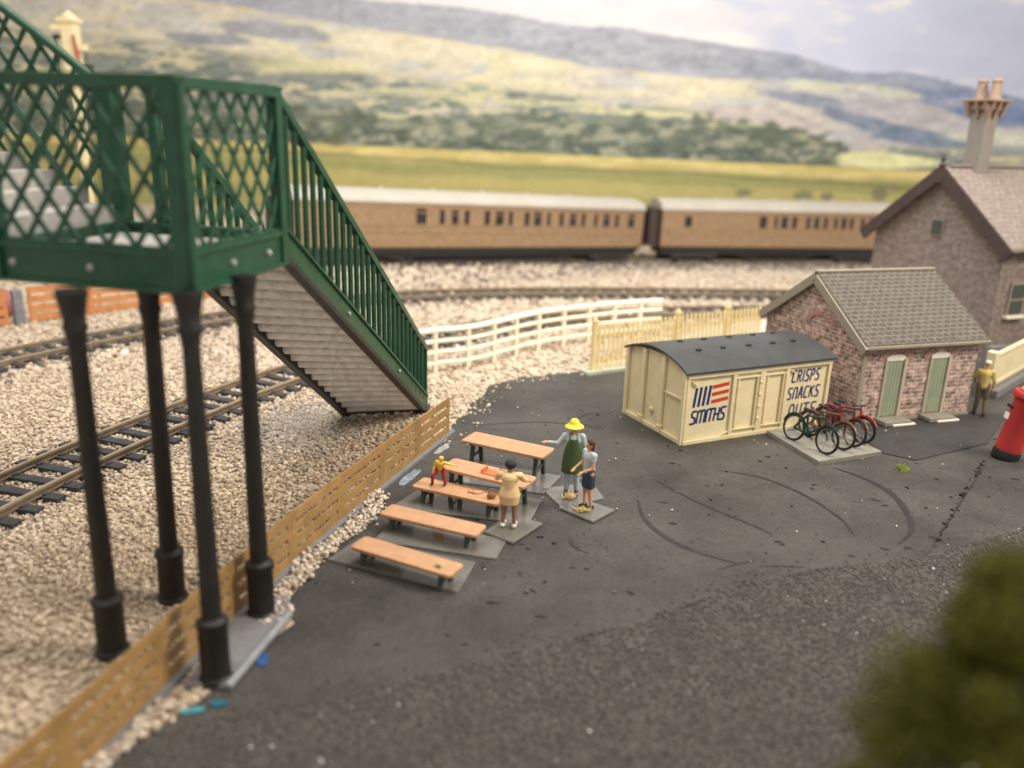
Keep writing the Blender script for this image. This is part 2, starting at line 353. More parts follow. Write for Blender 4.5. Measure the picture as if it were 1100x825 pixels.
# ------------------------------------------------------------------ loose stones (ballast)
base = [Vector((0, 0, 1))] + [Vector((.894 * math.cos(a), .894 * math.sin(a), .447)) for a in [i * 2 * math.pi / 5 for i in range(5)]] + [Vector((.894 * math.cos(a), .894 * math.sin(a), -.447)) for a in [(i + .5) * 2 * math.pi / 5 for i in range(5)]] + [Vector((0, 0, -1))]
icoF = [(0, 1, 2), (0, 2, 3), (0, 3, 4), (0, 4, 5), (0, 5, 1)] + [f for i in range(5) for f in ((1 + i, 6 + i, 1 + (i + 1) % 5), (1 + (i + 1) % 5, 6 + i, 6 + (i + 1) % 5))] + [(11, 6 + (i + 1) % 5, 6 + i) for i in range(5)]
icoV = np.array([list(v) for v in base]); icoF = np.array(icoF)
rg = np.random.default_rng(5)
def stones(name, xy, z, size, m, label, cat, flat=.75):
    n = len(xy)
    q = rg.normal(size=(n, 4)); q /= np.linalg.norm(q, axis=1)[:, None]; a, b, c, d = q.T
    Rm = np.stack([1 - 2 * (c * c + d * d), 2 * (b * c - a * d), 2 * (b * d + a * c), 2 * (b * c + a * d), 1 - 2 * (b * b + d * d), 2 * (c * d - a * b), 2 * (b * d - a * c), 2 * (c * d + a * b), 1 - 2 * (b * b + c * c)], -1).reshape(n, 3, 3)
    sc = rg.uniform(.55, 1.15, (n, 3)) * np.asarray(size).reshape(-1, 1) * .5
    V = icoV[None] * rg.uniform(.72, 1.2, (n, 12, 1)) * sc[:, None, :]
    V = np.einsum('nij,nkj->nki', Rm, V); V[:, :, 2] *= flat
    V += np.concatenate([xy, np.asarray(z).reshape(-1, 1) * np.ones((n, 1))], 1)[:, None, :]
    F = (icoF[None] + (np.arange(n) * 12)[:, None, None]).reshape(-1, 3)
    me = bpy.data.meshes.new(name); me.vertices.add(n * 12); me.vertices.foreach_set('co', V.reshape(-1).astype(np.float32))
    me.loops.add(len(F) * 3); me.loops.foreach_set('vertex_index', F.reshape(-1).astype(np.int32))
    me.polygons.add(len(F)); me.polygons.foreach_set('loop_start', (np.arange(len(F)) * 3).astype(np.int32))
    me.update(calc_edges=True); me.materials.append(m)
    o = bpy.data.objects.new(name, me); COL.objects.link(o); tag(o, label, cat, kind='stuff'); return o
sm = stone_mat('ballast_stones', [(.33, .24, .17), (.62, .48, .36), (.76, .63, .49), (.66, .54, .41), (.84, .75, .61), (.62, .48, .36), (.50, .45, .37), (.79, .67, .52)])
sw = stone_mat('white_chippings', [(.34, .26, .20), (.66, .50, .38), (.82, .76, .66), (.74, .63, .50), (.87, .83, .76), (.80, .72, .60)])
sg = stone_mat('gravel_grains', [(.075, .071, .065), (.12, .113, .104), (.095, .089, .082), (.18, .17, .155), (.11, .104, .096)])
def scatter(x0, x1, y0, y1, n, tarpoly=TAR, inside=False):
    x = rg.uniform(x0, x1, n); y = rg.uniform(y0, y1, n); k = inpoly(x, y, tarpoly)
    if not inside: k = ~k
    return np.stack([x[k], y[k]], -1)
def dens(z0, z1, y0, y1, per, size):
    p = scatter(z0, z1, y0, y1, int((z1 - z0) * (y1 - y0) * per)); return p, np.full(len(p), size)
A = [dens(-13, -.5, 7.5, 17, 165, .112), dens(-16, 1, 17, 26, 100, .135), dens(-22, 10, 26, 36, 26, .20), dens(-26, 26, 36, 50, 9, .28)]
P = np.concatenate([a[0] for a in A]); SZ = np.concatenate([a[1] for a in A]) * rg.uniform(.6, 1.2, sum(len(a[0]) for a in A))
stones('ballast_stones', P, embank(P[:, 0], P[:, 1]) + .02 + rg.uniform(-.01, .03, len(P)), SZ, sm, 'pale pinkish ballast chippings covering the ground around the tracks', 'ballast')
def along(pts, w_, per, size, lo=0):
    p_ = spline([(a_, b_, 0) for a_, b_ in pts], 10); p_ = resample(p_, .2); out = []
    for a_, b_ in zip(p_, p_[1:]):
        d_ = (b_ - a_).normalized()
        for k in range(rg.poisson(per * .2 * w_)):
            o_ = rg.normal() * w_ * .36; out.append((a_.x - d_.y * o_ + rg.uniform(-.1, .1), a_.y + d_.x * o_ + rg.uniform(-.1, .1)))
    return np.array(out)
sb = stone_mat('brown_ballast', [(.12, .09, .07), (.25, .20, .15), (.19, .16, .13), (.34, .28, .215), (.23, .205, .175)])
b1 = along([(-19.5, 21.5), (-17.1, 26.7), (-14.4, 30.9), (-12.0, 33.9), (-9, 37.0), (-5.6, 39.5), (-1, 41.2), (5, 42.4), (13, 43.2), (24, 43.7)], 2.6, 14, .2)
b2 = along([(-12, 42.0), (-8.1, 44.0), (-4, 46.0), (2, 50.0), (7.2, 53.0), (9.5, 53.6), (16, 55), (24, 56.4)], 4.0, 12, .25)
b3 = along([(-3.3, 31.3), (.3, 34.6), (5.0, 37.0), (11, 38.6), (20, 39.4)], 2.4, 12, .2)
bb3 = np.concatenate([b1, b2, b3]); stones('track_ballast', bb3, embank(bb3[:, 0], bb3[:, 1]) + .05, rg.uniform(.14, .30, len(bb3)), sb, 'brown stained ballast along the middle and rear tracks', 'ballast')
gx = np.stack([rg.normal(-5.6, .75, 2600), rg.normal(21.2, 1.3, 2600)], -1); gx2 = along([(-12, 10.5), (-10.87, 16.25), (-10.1, 18.9), (-8.9, 22.1), (-7.9, 24.5), (-6.5, 27.0)], 2.4, 32, .1); gx = np.concatenate([gx, gx2]); gx = gx[~inpoly(gx[:, 0], gx[:, 1], TAR)]
stones('grey_ballast', gx, np.full(len(gx), .055), rg.uniform(.06, .14, len(gx)), stone_mat('grey_ballast', [(.26, .23, .20), (.44, .39, .33), (.34, .31, .275), (.54, .47, .39)]), 'greyer ballast between the near track sleepers and at the foot of the stairs', 'ballast')
# white chippings heaped along the yard side of the tan fence
e = [(-5.05, 8.6), (-4.65, 9.7), (-3.72, 12.1), (-3.78, 12.8), (-3.45, 14.3), (-2.85, 15.9), (-2.72, 17.3)]
ep = resample(spline([(x, y, 0) for x, y in e], 8), .02); pts = []
for q in ep:
    if 9.9 < q.y < 11.9: continue
    wd = .30 if q.y > 12 else .18
    wd *= 1 + .5 * noise.noise(Vector((0, q.y * 1.6, 4)))
    for k in range(3): pts.append((q.x - rg.uniform(-.04, wd * 1.15) + (rg.normal() * .09 if k == 0 else 0), q.y + rg.uniform(-.05, .05), rg.uniform(.04, .13)))
pts = np.array(pts); stones('fence_chippings', pts[:, :2], pts[:, 2], rg.uniform(.045, .135, len(pts)), sw, 'white stone chippings heaped along the yard side of the tan slatted fence', 'chippings', .9)
g = scatter(-5, 12, 7, 17, 95000, GRAV, True); g2 = scatter(-5, 13, 9.5, 17.5, 2500, GRAV, False); g2 = g2[inpoly(g2[:, 0], g2[:, 1], [(x, y + .45) for x, y in GRAV])]
g = np.concatenate([g, g2]); stones('road_gravel', g, rg.uniform(.038, .056, len(g)), rg.uniform(.022, .062, len(g)), sg, 'dark grey grit of the rough road in the foreground', 'grit', .9)
x = scatter(-4, 14, 13.2, 29, 420, TAR, True); x = x[~inpoly(x[:, 0], x[:, 1], GRAV) | (rg.uniform(0, 1, len(x)) < .3)]; x = x[~inpoly(x[:, 0], x[:, 1], [(4.3, 20.6), (9.5, 23), (8, 26), (3, 24)])]
stones('stray_chippings', x[:90], np.full(90, .05), rg.uniform(.025, .085, 90), sw, 'stray white chippings scattered over the dark yard', 'chippings')
M['crumb'] = stone_mat('dark_crumbs', [(.012, .011, .011), (.03, .028, .026), (.02, .019, .018)])
stones('dark_crumbs', x[90:220], np.full(len(x[90:220]), .035), rg.uniform(.03, .13, len(x[90:220])), M['crumb'], 'black crumbs and flakes lying on the dark yard', 'crumbs', .3)
go = scatter(-3, 13, 12.5, 28, 900, TAR, True)
stones('yard_grit', go, np.full(len(go), .032), rg.uniform(.015, .05, len(go)), M['crumb'], 'fine black grit sprinkled over the dark yard', 'grit', .4)
cr = np.array([[8.74 + (12.6 - 8.74) * t + rg.normal() * .03, 15.5 + 5.2 * t + rg.normal() * .03] for t in rg.uniform(0, 1, 60)])
stones('joint_crumbs', cr, np.full(60, .04), rg.uniform(.03, .13, 60), M['crumb'], 'black crumbs along the joint running from the road to the red postbox', 'crumbs', .5)
wp = scatter(-3.5, 1.5, 20.5, 28.5, 800, TAR, True); dd = np.array([min(math.hypot(a - p[0], b - p[1]) for p in TAR) for a, b in wp]); wp = wp[dd < .75]
stones('edge_chippings', wp, np.full(len(wp), .05), rg.uniform(.04, .13, len(wp)), sm, 'pale chippings spilled over the far edge of the yard', 'chippings')
def blob(x, y, a, b, yaw, m, name, label, z=.036, seed=0):
    n = 28; poly = []
    for k in range(n):
        t = 2 * math.pi * k / n; r = 1 + .45 * noise.noise(Vector((math.cos(t) * 1.6, math.sin(t) * 1.6, seed)))
        X, Y = a * r * math.cos(t), b * r * math.sin(t); poly.append((x + X * math.cos(yaw) - Y * math.sin(yaw), y + X * math.sin(yaw) + Y * math.cos(yaw)))
    o = MB().prism(poly, 0, z).build(name, m, uv=False); tag(o, label, 'paint patch'); return o
blob(-2.35, 18.2, .13, .52, -.3, M['paint_blue'], 'paint_patch', 'pale blue paint patch at the foot of the tan fence near its middle', seed=1)
blob(-1.75, 20.1, .10, .38, -.35, mat('white_paint_patch', (.34, .34, .32), .5, .4, 6), 'paint_patch', 'whitish paint patch near the far end of the tan fence', seed=2)
blob(-3.72, 11.05, .10, .16, .3, mat('deep_blue', (.03, .09, .26), .4, .2), 'paint_patch', 'deep blue paint spot beside the grey footbridge footing', .05, seed=3)
blob(-4.35, 9.80, .15, .07, .3, mat('turquoise', (.06, .28, .33), .4, .3, 5), 'paint_patch', 'turquoise paint smear below the grey footbridge footing', .06, seed=4)
blob(-4.03, 9.97, .14, .06, .1, mat('deep_teal', (.02, .13, .18), .4, .3, 5), 'paint_patch', 'dark teal paint smear right of the turquoise one', .058, seed=5)

# ------------------------------------------------------------------ printed backdrop (a flat printed landscape panel)
def fbm(x, y, o=5, s=0):
    r = np.zeros(np.shape(x)); a = .5
    rr = np.random.default_rng(100 + s)
    for i in range(o):
        g = rr.uniform(0, 1, (128, 128)); xi = np.floor(x).astype(int); yi = np.floor(y).astype(int); fx = x - xi; fy = y - yi
        fx = fx * fx * (3 - 2 * fx); fy = fy * fy * (3 - 2 * fy); G = lambda a_, b_: g[a_ % 128, b_ % 128]
        r += a * ((G(xi, yi) * (1 - fx) + G(xi + 1, yi) * fx) * (1 - fy) + (G(xi, yi + 1) * (1 - fx) + G(xi + 1, yi + 1) * fx) * fy)
        x = x * 2 + 17.3; y = y * 2 + 5.1; a *= .5
    return r / (1 - .5 ** o)
def painting(u, v):
    """colour of the print; u runs 0..1100 left to right, v 0..300 top to bottom (print units)"""
    I = lambda pts: np.interp(u, [p[0] for p in pts], [p[1] for p in pts])
    def sm_(e0, e1, t): t = np.clip((t - e0) / (e1 - e0), 0, 1); return t * t * (3 - 2 * t)
    C = lambda r, g, b: np.array([r, g, b]) / 255.
    mix = lambda A_, B_, t: A_ * (1 - t[..., None]) + B_ * t[..., None]
    n1 = fbm(u / 60, v / 22, 5, 1); n2 = fbm(u / 16, v / 7, 5, 2); n3 = fbm(u / 110, v / 30, 4, 3); n4 = fbm(u / 7, v / 5, 4, 4); n5 = fbm(u / 40, v / 9, 5, 6)
    sky = mix(np.broadcast_to(C(232, 226, 226), u.shape + (3,)), C(205, 212, 238), sm_(650, 1000, u + 140 * (n3 - .5)))
    sky = mix(sky, C(240, 236, 234), sm_(.52, .72, n1) * .9)
    sky = mix(sky, C(196, 204, 232), sm_(.5, .3, n1) * .6 * sm_(500, 800, u))
    sky = sky * .955; c = sky
    ridge = I([(-400, -140), (0, -60), (200, -35), (400, 0), (500, 8), (550, 15), (610, 27), (660, 28), (750, 42), (850, 57), (910, 75), (975, 75), (1030, 88), (1100, 104), (1400, 140)]) + (n4 - .5) * 4
    far = mix(np.broadcast_to(C(164, 166, 174), u.shape + (3,)), C(134, 150, 186), sm_(700, 1080, u)); far = mix(far, C(178, 178, 188), sm_(.45, .6, n5) * .5)
    c = mix(c, far, sm_(0, 2.5, v - ridge))
    # sunlit slopes
    slope = I([(-400, -90), (0, -30), (250, 4), (400, 27), (550, 50), (640, 68), (720, 78), (820, 82), (900, 92), (960, 100), (1010, 112), (1060, 130), (1400, 150)]) + (n2 - .5) * 7
    lit = mix(np.broadcast_to(C(214, 204, 172), u.shape + (3,)), C(196, 192, 184), sm_(.42, .62, n5)); lit = mix(lit, C(226, 214, 168), sm_(.55, .66, n1) * .8)
    lit = mix(lit, C(186, 184, 190), sm_(720, 960, u) * .75)
    c = mix(c, lit, sm_(0, 5, v - slope))
    # pale lens fields high on the right and blue woods
    def lens(cx, cy, a, b, rot=0.):
        X = (u - cx) * math.cos(rot) + (v - cy) * math.sin(rot); Y = -(u - cx) * math.sin(rot) + (v - cy) * math.cos(rot)
        return sm_(1.15, .8, np.sqrt((X / a) ** 2 + (Y / b) ** 2) + (n2 - .5) * .5)
    for (cx, cy, a, b, rot, col) in [(872, 90, 34, 6, .1, (212, 210, 182)), (945, 96, 46, 5, .15, (208, 208, 186)), (560, 66, 50, 8, .1, (224, 214, 170)), (745, 90, 60, 10, .15, (222, 212, 176)), (430, 48, 90, 11, .08, (226, 214, 178)),
                                     (880, 108, 60, 7, .18, (140, 150, 168)), (930, 128, 50, 8, .25, (118, 132, 158)), (990, 146, 60, 10, .15, (112, 130, 158)), (820, 128, 70, 14, .15, (198, 184, 178)), (960, 118, 60, 10, .1, (184, 178, 186)),
                                     (300, 33, 60, 9, .1, (158, 160, 170)), (230, 42, 45, 7, .05, (140, 146, 158)), (160, 66, 22, 10, 0, (128, 138, 150)), (205, 70, 50, 9, 0, (222, 208, 168)), (1085, 122, 60, 9, .1, (118, 140, 182)), (1085, 148, 70, 6, .05, (214, 220, 196)), (1080, 168, 70, 13, 0, (158, 170, 172))]:
        c = mix(c, C(*col), lens(cx, cy, a, b, rot) * .85)
    for k in range(5):       # hedges between the strip fields, top left
        a0 = 60 + k * 42; L = np.abs((u - a0) + (v - 20) * 1.3); c = mix(c, C(214, 206, 190), sm_(3, 1, L) * sm_(45, 30, v) * sm_(-20, 0, v) * .7)
    # scrub belt
    belt = sm_(0, 14, v - I([(-400, 0), (0, 22), (200, 40), (400, 72), (560, 88), (640, 98), (750, 112), (840, 132), (900, 148), (1400, 170)]))
    scr = mix(np.broadcast_to(C(144, 150, 138), u.shape + (3,)), C(208, 198, 156), sm_(.50, .60, n5)); scr = mix(scr, C(108, 120, 112), sm_(.52, .64, n2) * .9)
    c = mix(c, scr, belt * sm_(.38, .55, n1 * .4 + n2 * .6 + .08))
    for (cx, cy, a, b) in [(80, 92, 120, 6), (340, 70, 70, 7), (470, 98, 80, 5), (560, 108, 90, 4), (670, 118, 70, 4), (390, 122, 55, 5), (720, 122, 60, 4), (800, 136, 60, 6)]:
        c = mix(c, C(214, 206, 152), lens(cx, cy, a, b, .04) * .75 * sm_(.3, .55, n2 + .1))
    # tree belt above the fields
    fld = I([(-400, 118), (0, 140), (330, 152), (560, 162), (760, 171), (900, 177), (1000, 182), (1100, 186), (1400, 196)])
    th = I([(-400, 34), (330, 42), (420, 34), (560, 44), (700, 46), (860, 46), (905, 30), (925, 8), (945, 0), (1400, 0)])
    treec = mix(np.broadcast_to(C(108, 118, 102), u.shape + (3,)), C(152, 154, 126), sm_(.42, .68, n2)); treec = mix(treec, C(84, 97, 88), sm_(.50, .62, n4) * sm_(26, 6, fld - v) * .8)
    c = mix(c, treec, sm_(0, 7, v - (fld - th + (n2 - .5) * 26 + (n4 - .5) * 8)))
    c = mix(c, C(226, 224, 160), lens(955, 172, 62, 9, .03) * sm_(895, 915, u))
    f1 = mix(np.broadcast_to(C(208, 184, 96), u.shape + (3,)), C(226, 202, 112), sm_(.4, .6, n5))
    f1 = mix(f1, C(158, 156, 84), sm_(8, 20, v - fld + (n1 - .5) * 10)); f1 = mix(f1, C(186, 172, 92), sm_(26, 34, v - fld + (n1 - .5) * 14)); f1 = mix(f1, C(150, 150, 82), sm_(40, 60, v - fld) * .6)
    d_ = np.abs(v - fld - 17 - (u - 600) * .01 + (n3 - .5) * 12); f1 = mix(f1, C(124, 122, 74), sm_(2.2, .6, d_) * .7)
    f1 = f1 * (.95 + .1 * n4[..., None])
    c = mix(c, f1, sm_(0, 2.5, v - fld + (n4 - .5) * 2))
    for (cx, cy, a, b) in [(808, 208, 9, 5), (874, 211, 11, 5), (900, 213, 8, 5), (957, 209, 9, 9), (586, 160, 9, 4), (360, 148, 12, 9)]:
        c = mix(c, C(112, 116, 88), lens(cx, cy, a, b) * .7)
    g_ = c @ np.array([.3, .59, .11]); sat = .80 - .06 * sm_(-2, 4, v - fld); c = c * sat[..., None] + (g_ * (1 - sat))[..., None]; c = c * np.array([.985, .985, .985]) * .99 + .01; c = c + ((fbm(u / 6, v / 4, 4, 8) - .5) * .12 * sm_(-4, 6, v - ridge) * sm_(12, 0, v - fld) + (n2 - .5) * .14 * sm_(0, 10, v - ridge) * sm_(5, -5, v - fld))[..., None]
    return np.clip(c, 0, 1)
nx, nz = 1150, 330
X, Z = np.meshgrid(np.linspace(-62, 62, nx), np.linspace(-.5, 24, nz)); PY = 66.0
U = 14.34 * X + .41 * Z + 556.7; V = .45 * X - 15.14 * Z + 258.7
colr = painting(U, V); lin = np.where(colr <= .04045, colr / 12.92, ((colr + .055) / 1.055) ** 2.4)
co = np.stack([X, np.full_like(X, PY), Z], -1).reshape(-1, 3); i = np.arange((nz - 1) * (nx - 1)); a = (i // (nx - 1)) * nx + i % (nx - 1)
F = np.stack([a, a + 1, a + nx + 1, a + nx], -1)
me = bpy.data.meshes.new('backdrop'); me.vertices.add(len(co)); me.vertices.foreach_set('co', co.reshape(-1).astype(np.float32)); me.loops.add(F.size); me.loops.foreach_set('vertex_index', F.reshape(-1).astype(np.int32))
me.polygons.add(len(F)); me.polygons.foreach_set('loop_start', (np.arange(len(F)) * 4).astype(np.int32)); me.update(calc_edges=True)
ca = me.color_attributes.new('print', 'FLOAT_COLOR', 'POINT'); ca.data.foreach_set('color', np.concatenate([lin.reshape(-1, 3), np.ones((len(co), 1))], 1).reshape(-1).astype(np.float32))
m = bpy.data.materials.new('backdrop_print'); m.use_nodes = True; n, l = nt(m); b = n['Principled BSDF']; b.inputs['Roughness'].default_value = .55; b.inputs['Specular IOR Level'].default_value = .15
at = n.new('ShaderNodeVertexColor'); at.layer_name = 'print'; l.new(at.outputs['Color'], b.inputs['Base Color']); me.materials.append(m)
o = bpy.data.objects.new('backdrop', me); COL.objects.link(o); tag(o, kind='structure')
tag(MB().box((0, PY + .12, 11.7), (124, .2, 24.4)).build('backdrop_board', M['plinth']), kind='structure')

# ------------------------------------------------------------------ tracks
def track(name, label, pts, zf, gauge=1.42, step=.64, sl=2.45, sw_=.27, group='model railway tracks'):
    t = thing(name, label, 'railway track', (0, 0, 0), 0, group)
    p = spline([(x, y, 0) for x, y in pts], 12); p = resample(p, .5); N = len(p)
    def side(off, w, z0, z1, nm, m):
        vs = []; fs = []
        for i, q in enumerate(p):
            d = (p[min(i + 1, N - 1)] - p[max(i - 1, 0)]).normalized(); s = Vector((-d.y, d.x, 0)); z = float(zf(q.x, q.y))
            for o_, zz in ((off - w / 2, z0), (off + w / 2, z0), (off + w / 2, z1), (off - w / 2, z1)): vs.append(q + s * o_ + Vector((0, 0, z + zz)))
        for i in range(N - 1):
            for k in range(4): fs.append((4 * i + k, 4 * i + (k + 1) % 4, 4 * i + 4 + (k + 1) % 4, 4 * i + 4 + k))
        fs += [(3, 2, 1, 0), tuple(4 * (N - 1) + k for k in range(4))]
        return MB().add(vs, fs)
    for sgn in (-1, 1):
        r = side(sgn * gauge / 2, .085, .23, .28, 'rail', M['rail']).build('rail', M['rail'], t)
        b = side(sgn * gauge / 2, .045, .13, .23, 'web', M['railside']); c = side(sgn * gauge / 2, .15, .115, .14, 'foot', M['railside']); b.add(c.v, c.f)
        b.build('rail_web', M['railside'], r)
    q = resample(p, step); first = None
    for i in range(len(q)):
        d = (q[min(i + 1, len(q) - 1)] - q[max(i - 1, 0)]).normalized()
        z = float(zf(q[i].x, q[i].y))
        if first is None:
            mb = MB().box((0, 0, .06), (sw_, sl, .12))
            for sgn in (-1, 1):
                for k in (-1, 1): mb.box((0, sgn * gauge / 2 + k * .12, .135), (.14, .09, .04))
            first = mb.build('sleeper', M['sleeper'], t, bevel=.01); o = first
        else: o = first.copy(); COL.objects.link(o); o.parent = t
        o.location = (q[i].x, q[i].y, z + .01); o.rotation_euler = (0, rnd.uniform(-.01, .01), math.atan2(d.y, d.x) + rnd.uniform(-.03, .03))
    return t
nt_pts = [(-12.5, 8.5), (-11.6, 12.5), (-10.87, 16.25), (-10.1, 18.9), (-8.9, 22.1), (-7.9, 24.5), (-6.5, 27.0), (-3.3, 31.3), (.3, 34.6), (5.0, 37.0), (11, 38.6), (20, 39.4)]
track('railway_track', 'nearest track, curving past the footbridge with black sleepers and brassy rails', nt_pts, lambda x, y: float(embank(x, y)))
track('railway_track', 'middle track, curving behind the nearest one in front of the orange fences', [(-19.5, 21.5), (-17.1, 26.7), (-14.4, 30.9), (-12.0, 33.9), (-9, 37.0), (-5.6, 39.5), (-1, 41.2), (5, 42.4), (13, 43.2), (24, 43.7)], lambda x, y: float(embank(x, y)))
CA0 = Vector((-7.31, 43.13, 1.92)); CA1 = Vector((8.0, 53.9, 1.0)); CB0 = Vector((9.2, 53.7, 1.1)); CB1 = Vector((24.2, 56.4, 1.05))
track('railway_track', 'rear track under the two wooden coaches', [(-34, 37), (-24, 39), (-17, 40.5), (-12, 42.0), (-8.1, 44.6), (-4, 47.2), (2, 51.5), (7.2, 54.7), (9.5, 55.1), (16, 56.3), (24, 57.7), (34, 59)], lambda x, y: max(float(embank(x, y)), 0) - .1 + .0)

# ------------------------------------------------------------------ coaches
def coach(label, a, b, wins, seed, length=19.2):
    d = (b - a); L = length; yaw = math.atan2(d.y, d.x); pitch = math.atan2(d.z, math.hypot(d.x, d.y))
    t = thing('railway_coach', label, 'coach', tuple(b), 0, 'wooden passenger coaches on the rear line')
    t.rotation_euler = (0, -pitch, yaw)      # local x back from b
    x0, x1 = -L, 0; W = 2.7; H = 2.3
    MB().box(((x0 + x1) / 2, W / 2, H / 2), (L, W, H)).build('body', M['teak'], t, bevel=.05)
    for x in (x0, x1): MB().box((x, W / 2, H / 2 + .05), (.12, W - .1, H + .1)).box((x + (.35 if x == x1 else -.35), W / 2, H / 2), (.65, 1.7, H + .1)).build('coach_end', M['coachend'], t)
    prof = [(-.06, H), (-.03, H + .18), (.25, H + .42), (.8, H + .60), (W / 2, H + .66), (W - .8, H + .60), (W - .25, H + .42), (W + .03, H + .18), (W + .06, H)]
    rf = MB().hull([(x0 - .08, y, z) for y, z in prof], [(x1 + .08, y, z) for y, z in prof]).build('roof', M['coachroof'], t, bevel=.02)
    for k in range(7): MB().lathe([(.12, 0), (.12, .12), (.04, .16)], (x0 + 2 + k * (L - 4) / 6, W / 2, H + .62), 8).build('roof_vent', M['coachroof'], rf)
    ln = MB(); ln.box(((x0 + x1) / 2, -.015, H * .52), (L, .03, .04)); ln.box(((x0 + x1) / 2, -.015, H * .93), (L, .03, .05)); ln.box(((x0 + x1) / 2, -.015, H * .36), (L, .03, .03))
    k = x0 + .3
    while k < x1: ln.box((k, -.012, H * .18 + .05), (.03, .025, H * .34)); k += 1.02
    ln.build('beading', M['lining'], t)
    for (s0, s1, z0, z1) in wins:
        f = MB().box(((s0 + s1) / 2 - L_off(wins, L), -.01, (z0 + z1) / 2), (s1 - s0 + .08, .05, z1 - z0 + .08)).build('window', M['teak'], t)
        MB().box(((s0 + s1) / 2 - L_off(wins, L), -.03, (z0 + z1) / 2), (s1 - s0, .03, z1 - z0)).build('pane', M['glass'], f)
    fr = MB(); fr.box(((x0 + x1) / 2, W / 2, -.12), (L - .1, W - .25, .24)); fr.box(((x0 + x1) / 2, W / 2, -.32), (L - .4, W - .6, .42))
    for s in (.25, W - .25):
        fr.bar((x0 + 4.2, s, -.25), (x0 + 6.5, s, -.72), .08, .08); fr.bar((x0 + 6.5, s, -.72), (x1 - 6.5, s, -.72), .08, .08); fr.bar((x1 - 6.5, s, -.72), (x1 - 4.2, s, -.25), .08, .08)
        fr.box((x0 + 6.5, s, -.45), (.1, .1, .5)); fr.box((x1 - 6.5, s, -.45), (.1, .1, .5))
    fr.box((x0 + L * .45, W / 2, -.42), (1.6, 1.6, .42)).box(((x0 + x1) / 2, W / 2, -.5), (L - .6, .5, .7)); fr.build('underframe', M['frame'], t)
    for c in (x0 + 2.4, x1 - 2.4):
        bg = MB(); 
        for s in (.35, W - .35): bg.box((c, s, -.5), (3.2, .18, .38)); bg.box((c - 1.1, s, -.55), (.4, .26, .45)); bg.box((c + 1.1, s, -.55), (.4, .26, .45))
        bg.box((c, W / 2, -.4), (.5, W - .7, .25)); b_ = bg.build('bogie', M['frame'], t)
        for dx in (-1.1, 1.1):
            wm = MB()
            for s in (W / 2 - .72, W / 2 + .72): wm.lathe([(.42, -.06), (.45, -.06), (.45, .06), (.2, .08), (.2, -.02)], (c + dx, s, -.55), 16, rot=Matrix.Rotation(R(90), 3, 'X'))
            wm.tube([(c + dx, W / 2 - .7, -.55), (c + dx, W / 2 + .7, -.55)], .07, 8); wm.build('wheelset', M['frame'], b_)
    return t
OFF = [19.14]
def L_off(w, L): return OFF[0]
zt, zb = 2.02, 1.28
wa = [(2.77, 3.36, 1.28, 1.82), (2.77, 3.36, 1.90, 2.08)]
for g3 in [((4.19, 4.47), (4.94, 5.33), (5.75, 6.04)), ((7.05, 7.39), (7.79, 8.31), (8.68, 8.93)), ((9.78, 10.1), (10.46, 10.97), (11.41, 11.63)), ((12.31, 12.6), (13.11, 13.57), (13.99, 14.28)), ((15.0, 15.24), (15.72, 16.22), (16.67, 16.97))]:
    wa += [(*g3[0], zb, zt), (*g3[1], zb, 1.78), (*g3[1], 1.84, zt), (*g3[2], zb, zt)]
wa += [(17.78, 18.3, 1.28, 1.82), (17.78, 18.3, 1.90, 2.08)]
coach('long wooden coach with white roof, nearer one, its left end behind the footbridge stairs', CA0, CA1, wa, 1, 23.0)
OFF[0] = (CB1 - CB0).length + 1.0
sc_ = (CB1 - CB0).length / 17.3
wb = [(1.26 * .8 + .5, 1.82 * .8 + .5, 1.3, 1.95)]
for s0, s1 in [(6.34, 6.87), (7.5, 7.72), (8.04, 8.53), (8.9, 9.28), (10.03, 10.33), (10.66, 11.05), (11.43, 11.74), (12.26, 12.52), (12.86, 13.25), (13.57, 13.84), (14.45, 14.72), (15.12, 15.53), (15.8, 16.13), (16.54, 16.82)]:
    wb.append((s0 * sc_ + 1, s1 * sc_ + 1, zb, zt))
coach('second wooden coach with white roof, farther right, partly behind the stone house', CB0, CB1 + (CB1 - CB0).normalized() * 1.0, wb, 2, (CB1 - CB0).length + 1.0)

# ------------------------------------------------------------------ footbridge
FB = thing('footbridge', 'dark green lattice footbridge with black columns and stairs, over the tracks at left', 'footbridge')
ZD = 5.62
Nn = Vector((-4.51, 11.37, ZD)); Rr = Vector((-3.97, 14.12, ZD)); Ll = Vector((-7.53, 12.10, ZD)); Ff = Ll + Rr - Nn
FH, TOP = .48, 8.42
G_, GL = M['green'], M['greenlight']
def up(v, z): return Vector((v.x, v.y, z))
# deck
MB().hull([up(p, ZD + .28) for p in (Nn, Rr, Ff, Ll)], [up(p, ZD + .42) for p in (Nn, Rr, Ff, Ll)]).build('deck', M['deck'], FB)
fa = MB()
for a, b in ((Nn, Rr), (Ll, Nn), (Rr, Ff), (Ff, Ll)):
    fa.bar(up(a, ZD + FH / 2 + .05), up(b, ZD + FH / 2 + .05), .10, FH)
    fa.bar(up(a, ZD + .56), up(b, ZD + .56), .2, .07); fa.bar(up(a, ZD + .05), up(b, ZD + .05), .2, .07)
fas = fa.build('fascia', G_, FB, bevel=.01)
def studs(a, b, ts):
    d = (b - a).normalized(); nrm = Vector((d.y, -d.x, 0))
    for t_ in ts:
        q = a.lerp(b, t_); MB().ball(up(q, ZD + .3) + nrm * .06, (.06, .06, .06), 10).build('stud', M['boltgrey'], fas, smooth=True)
studs(Ll, Nn, (.10, .52)); studs(Nn, Rr, (.40, .80))
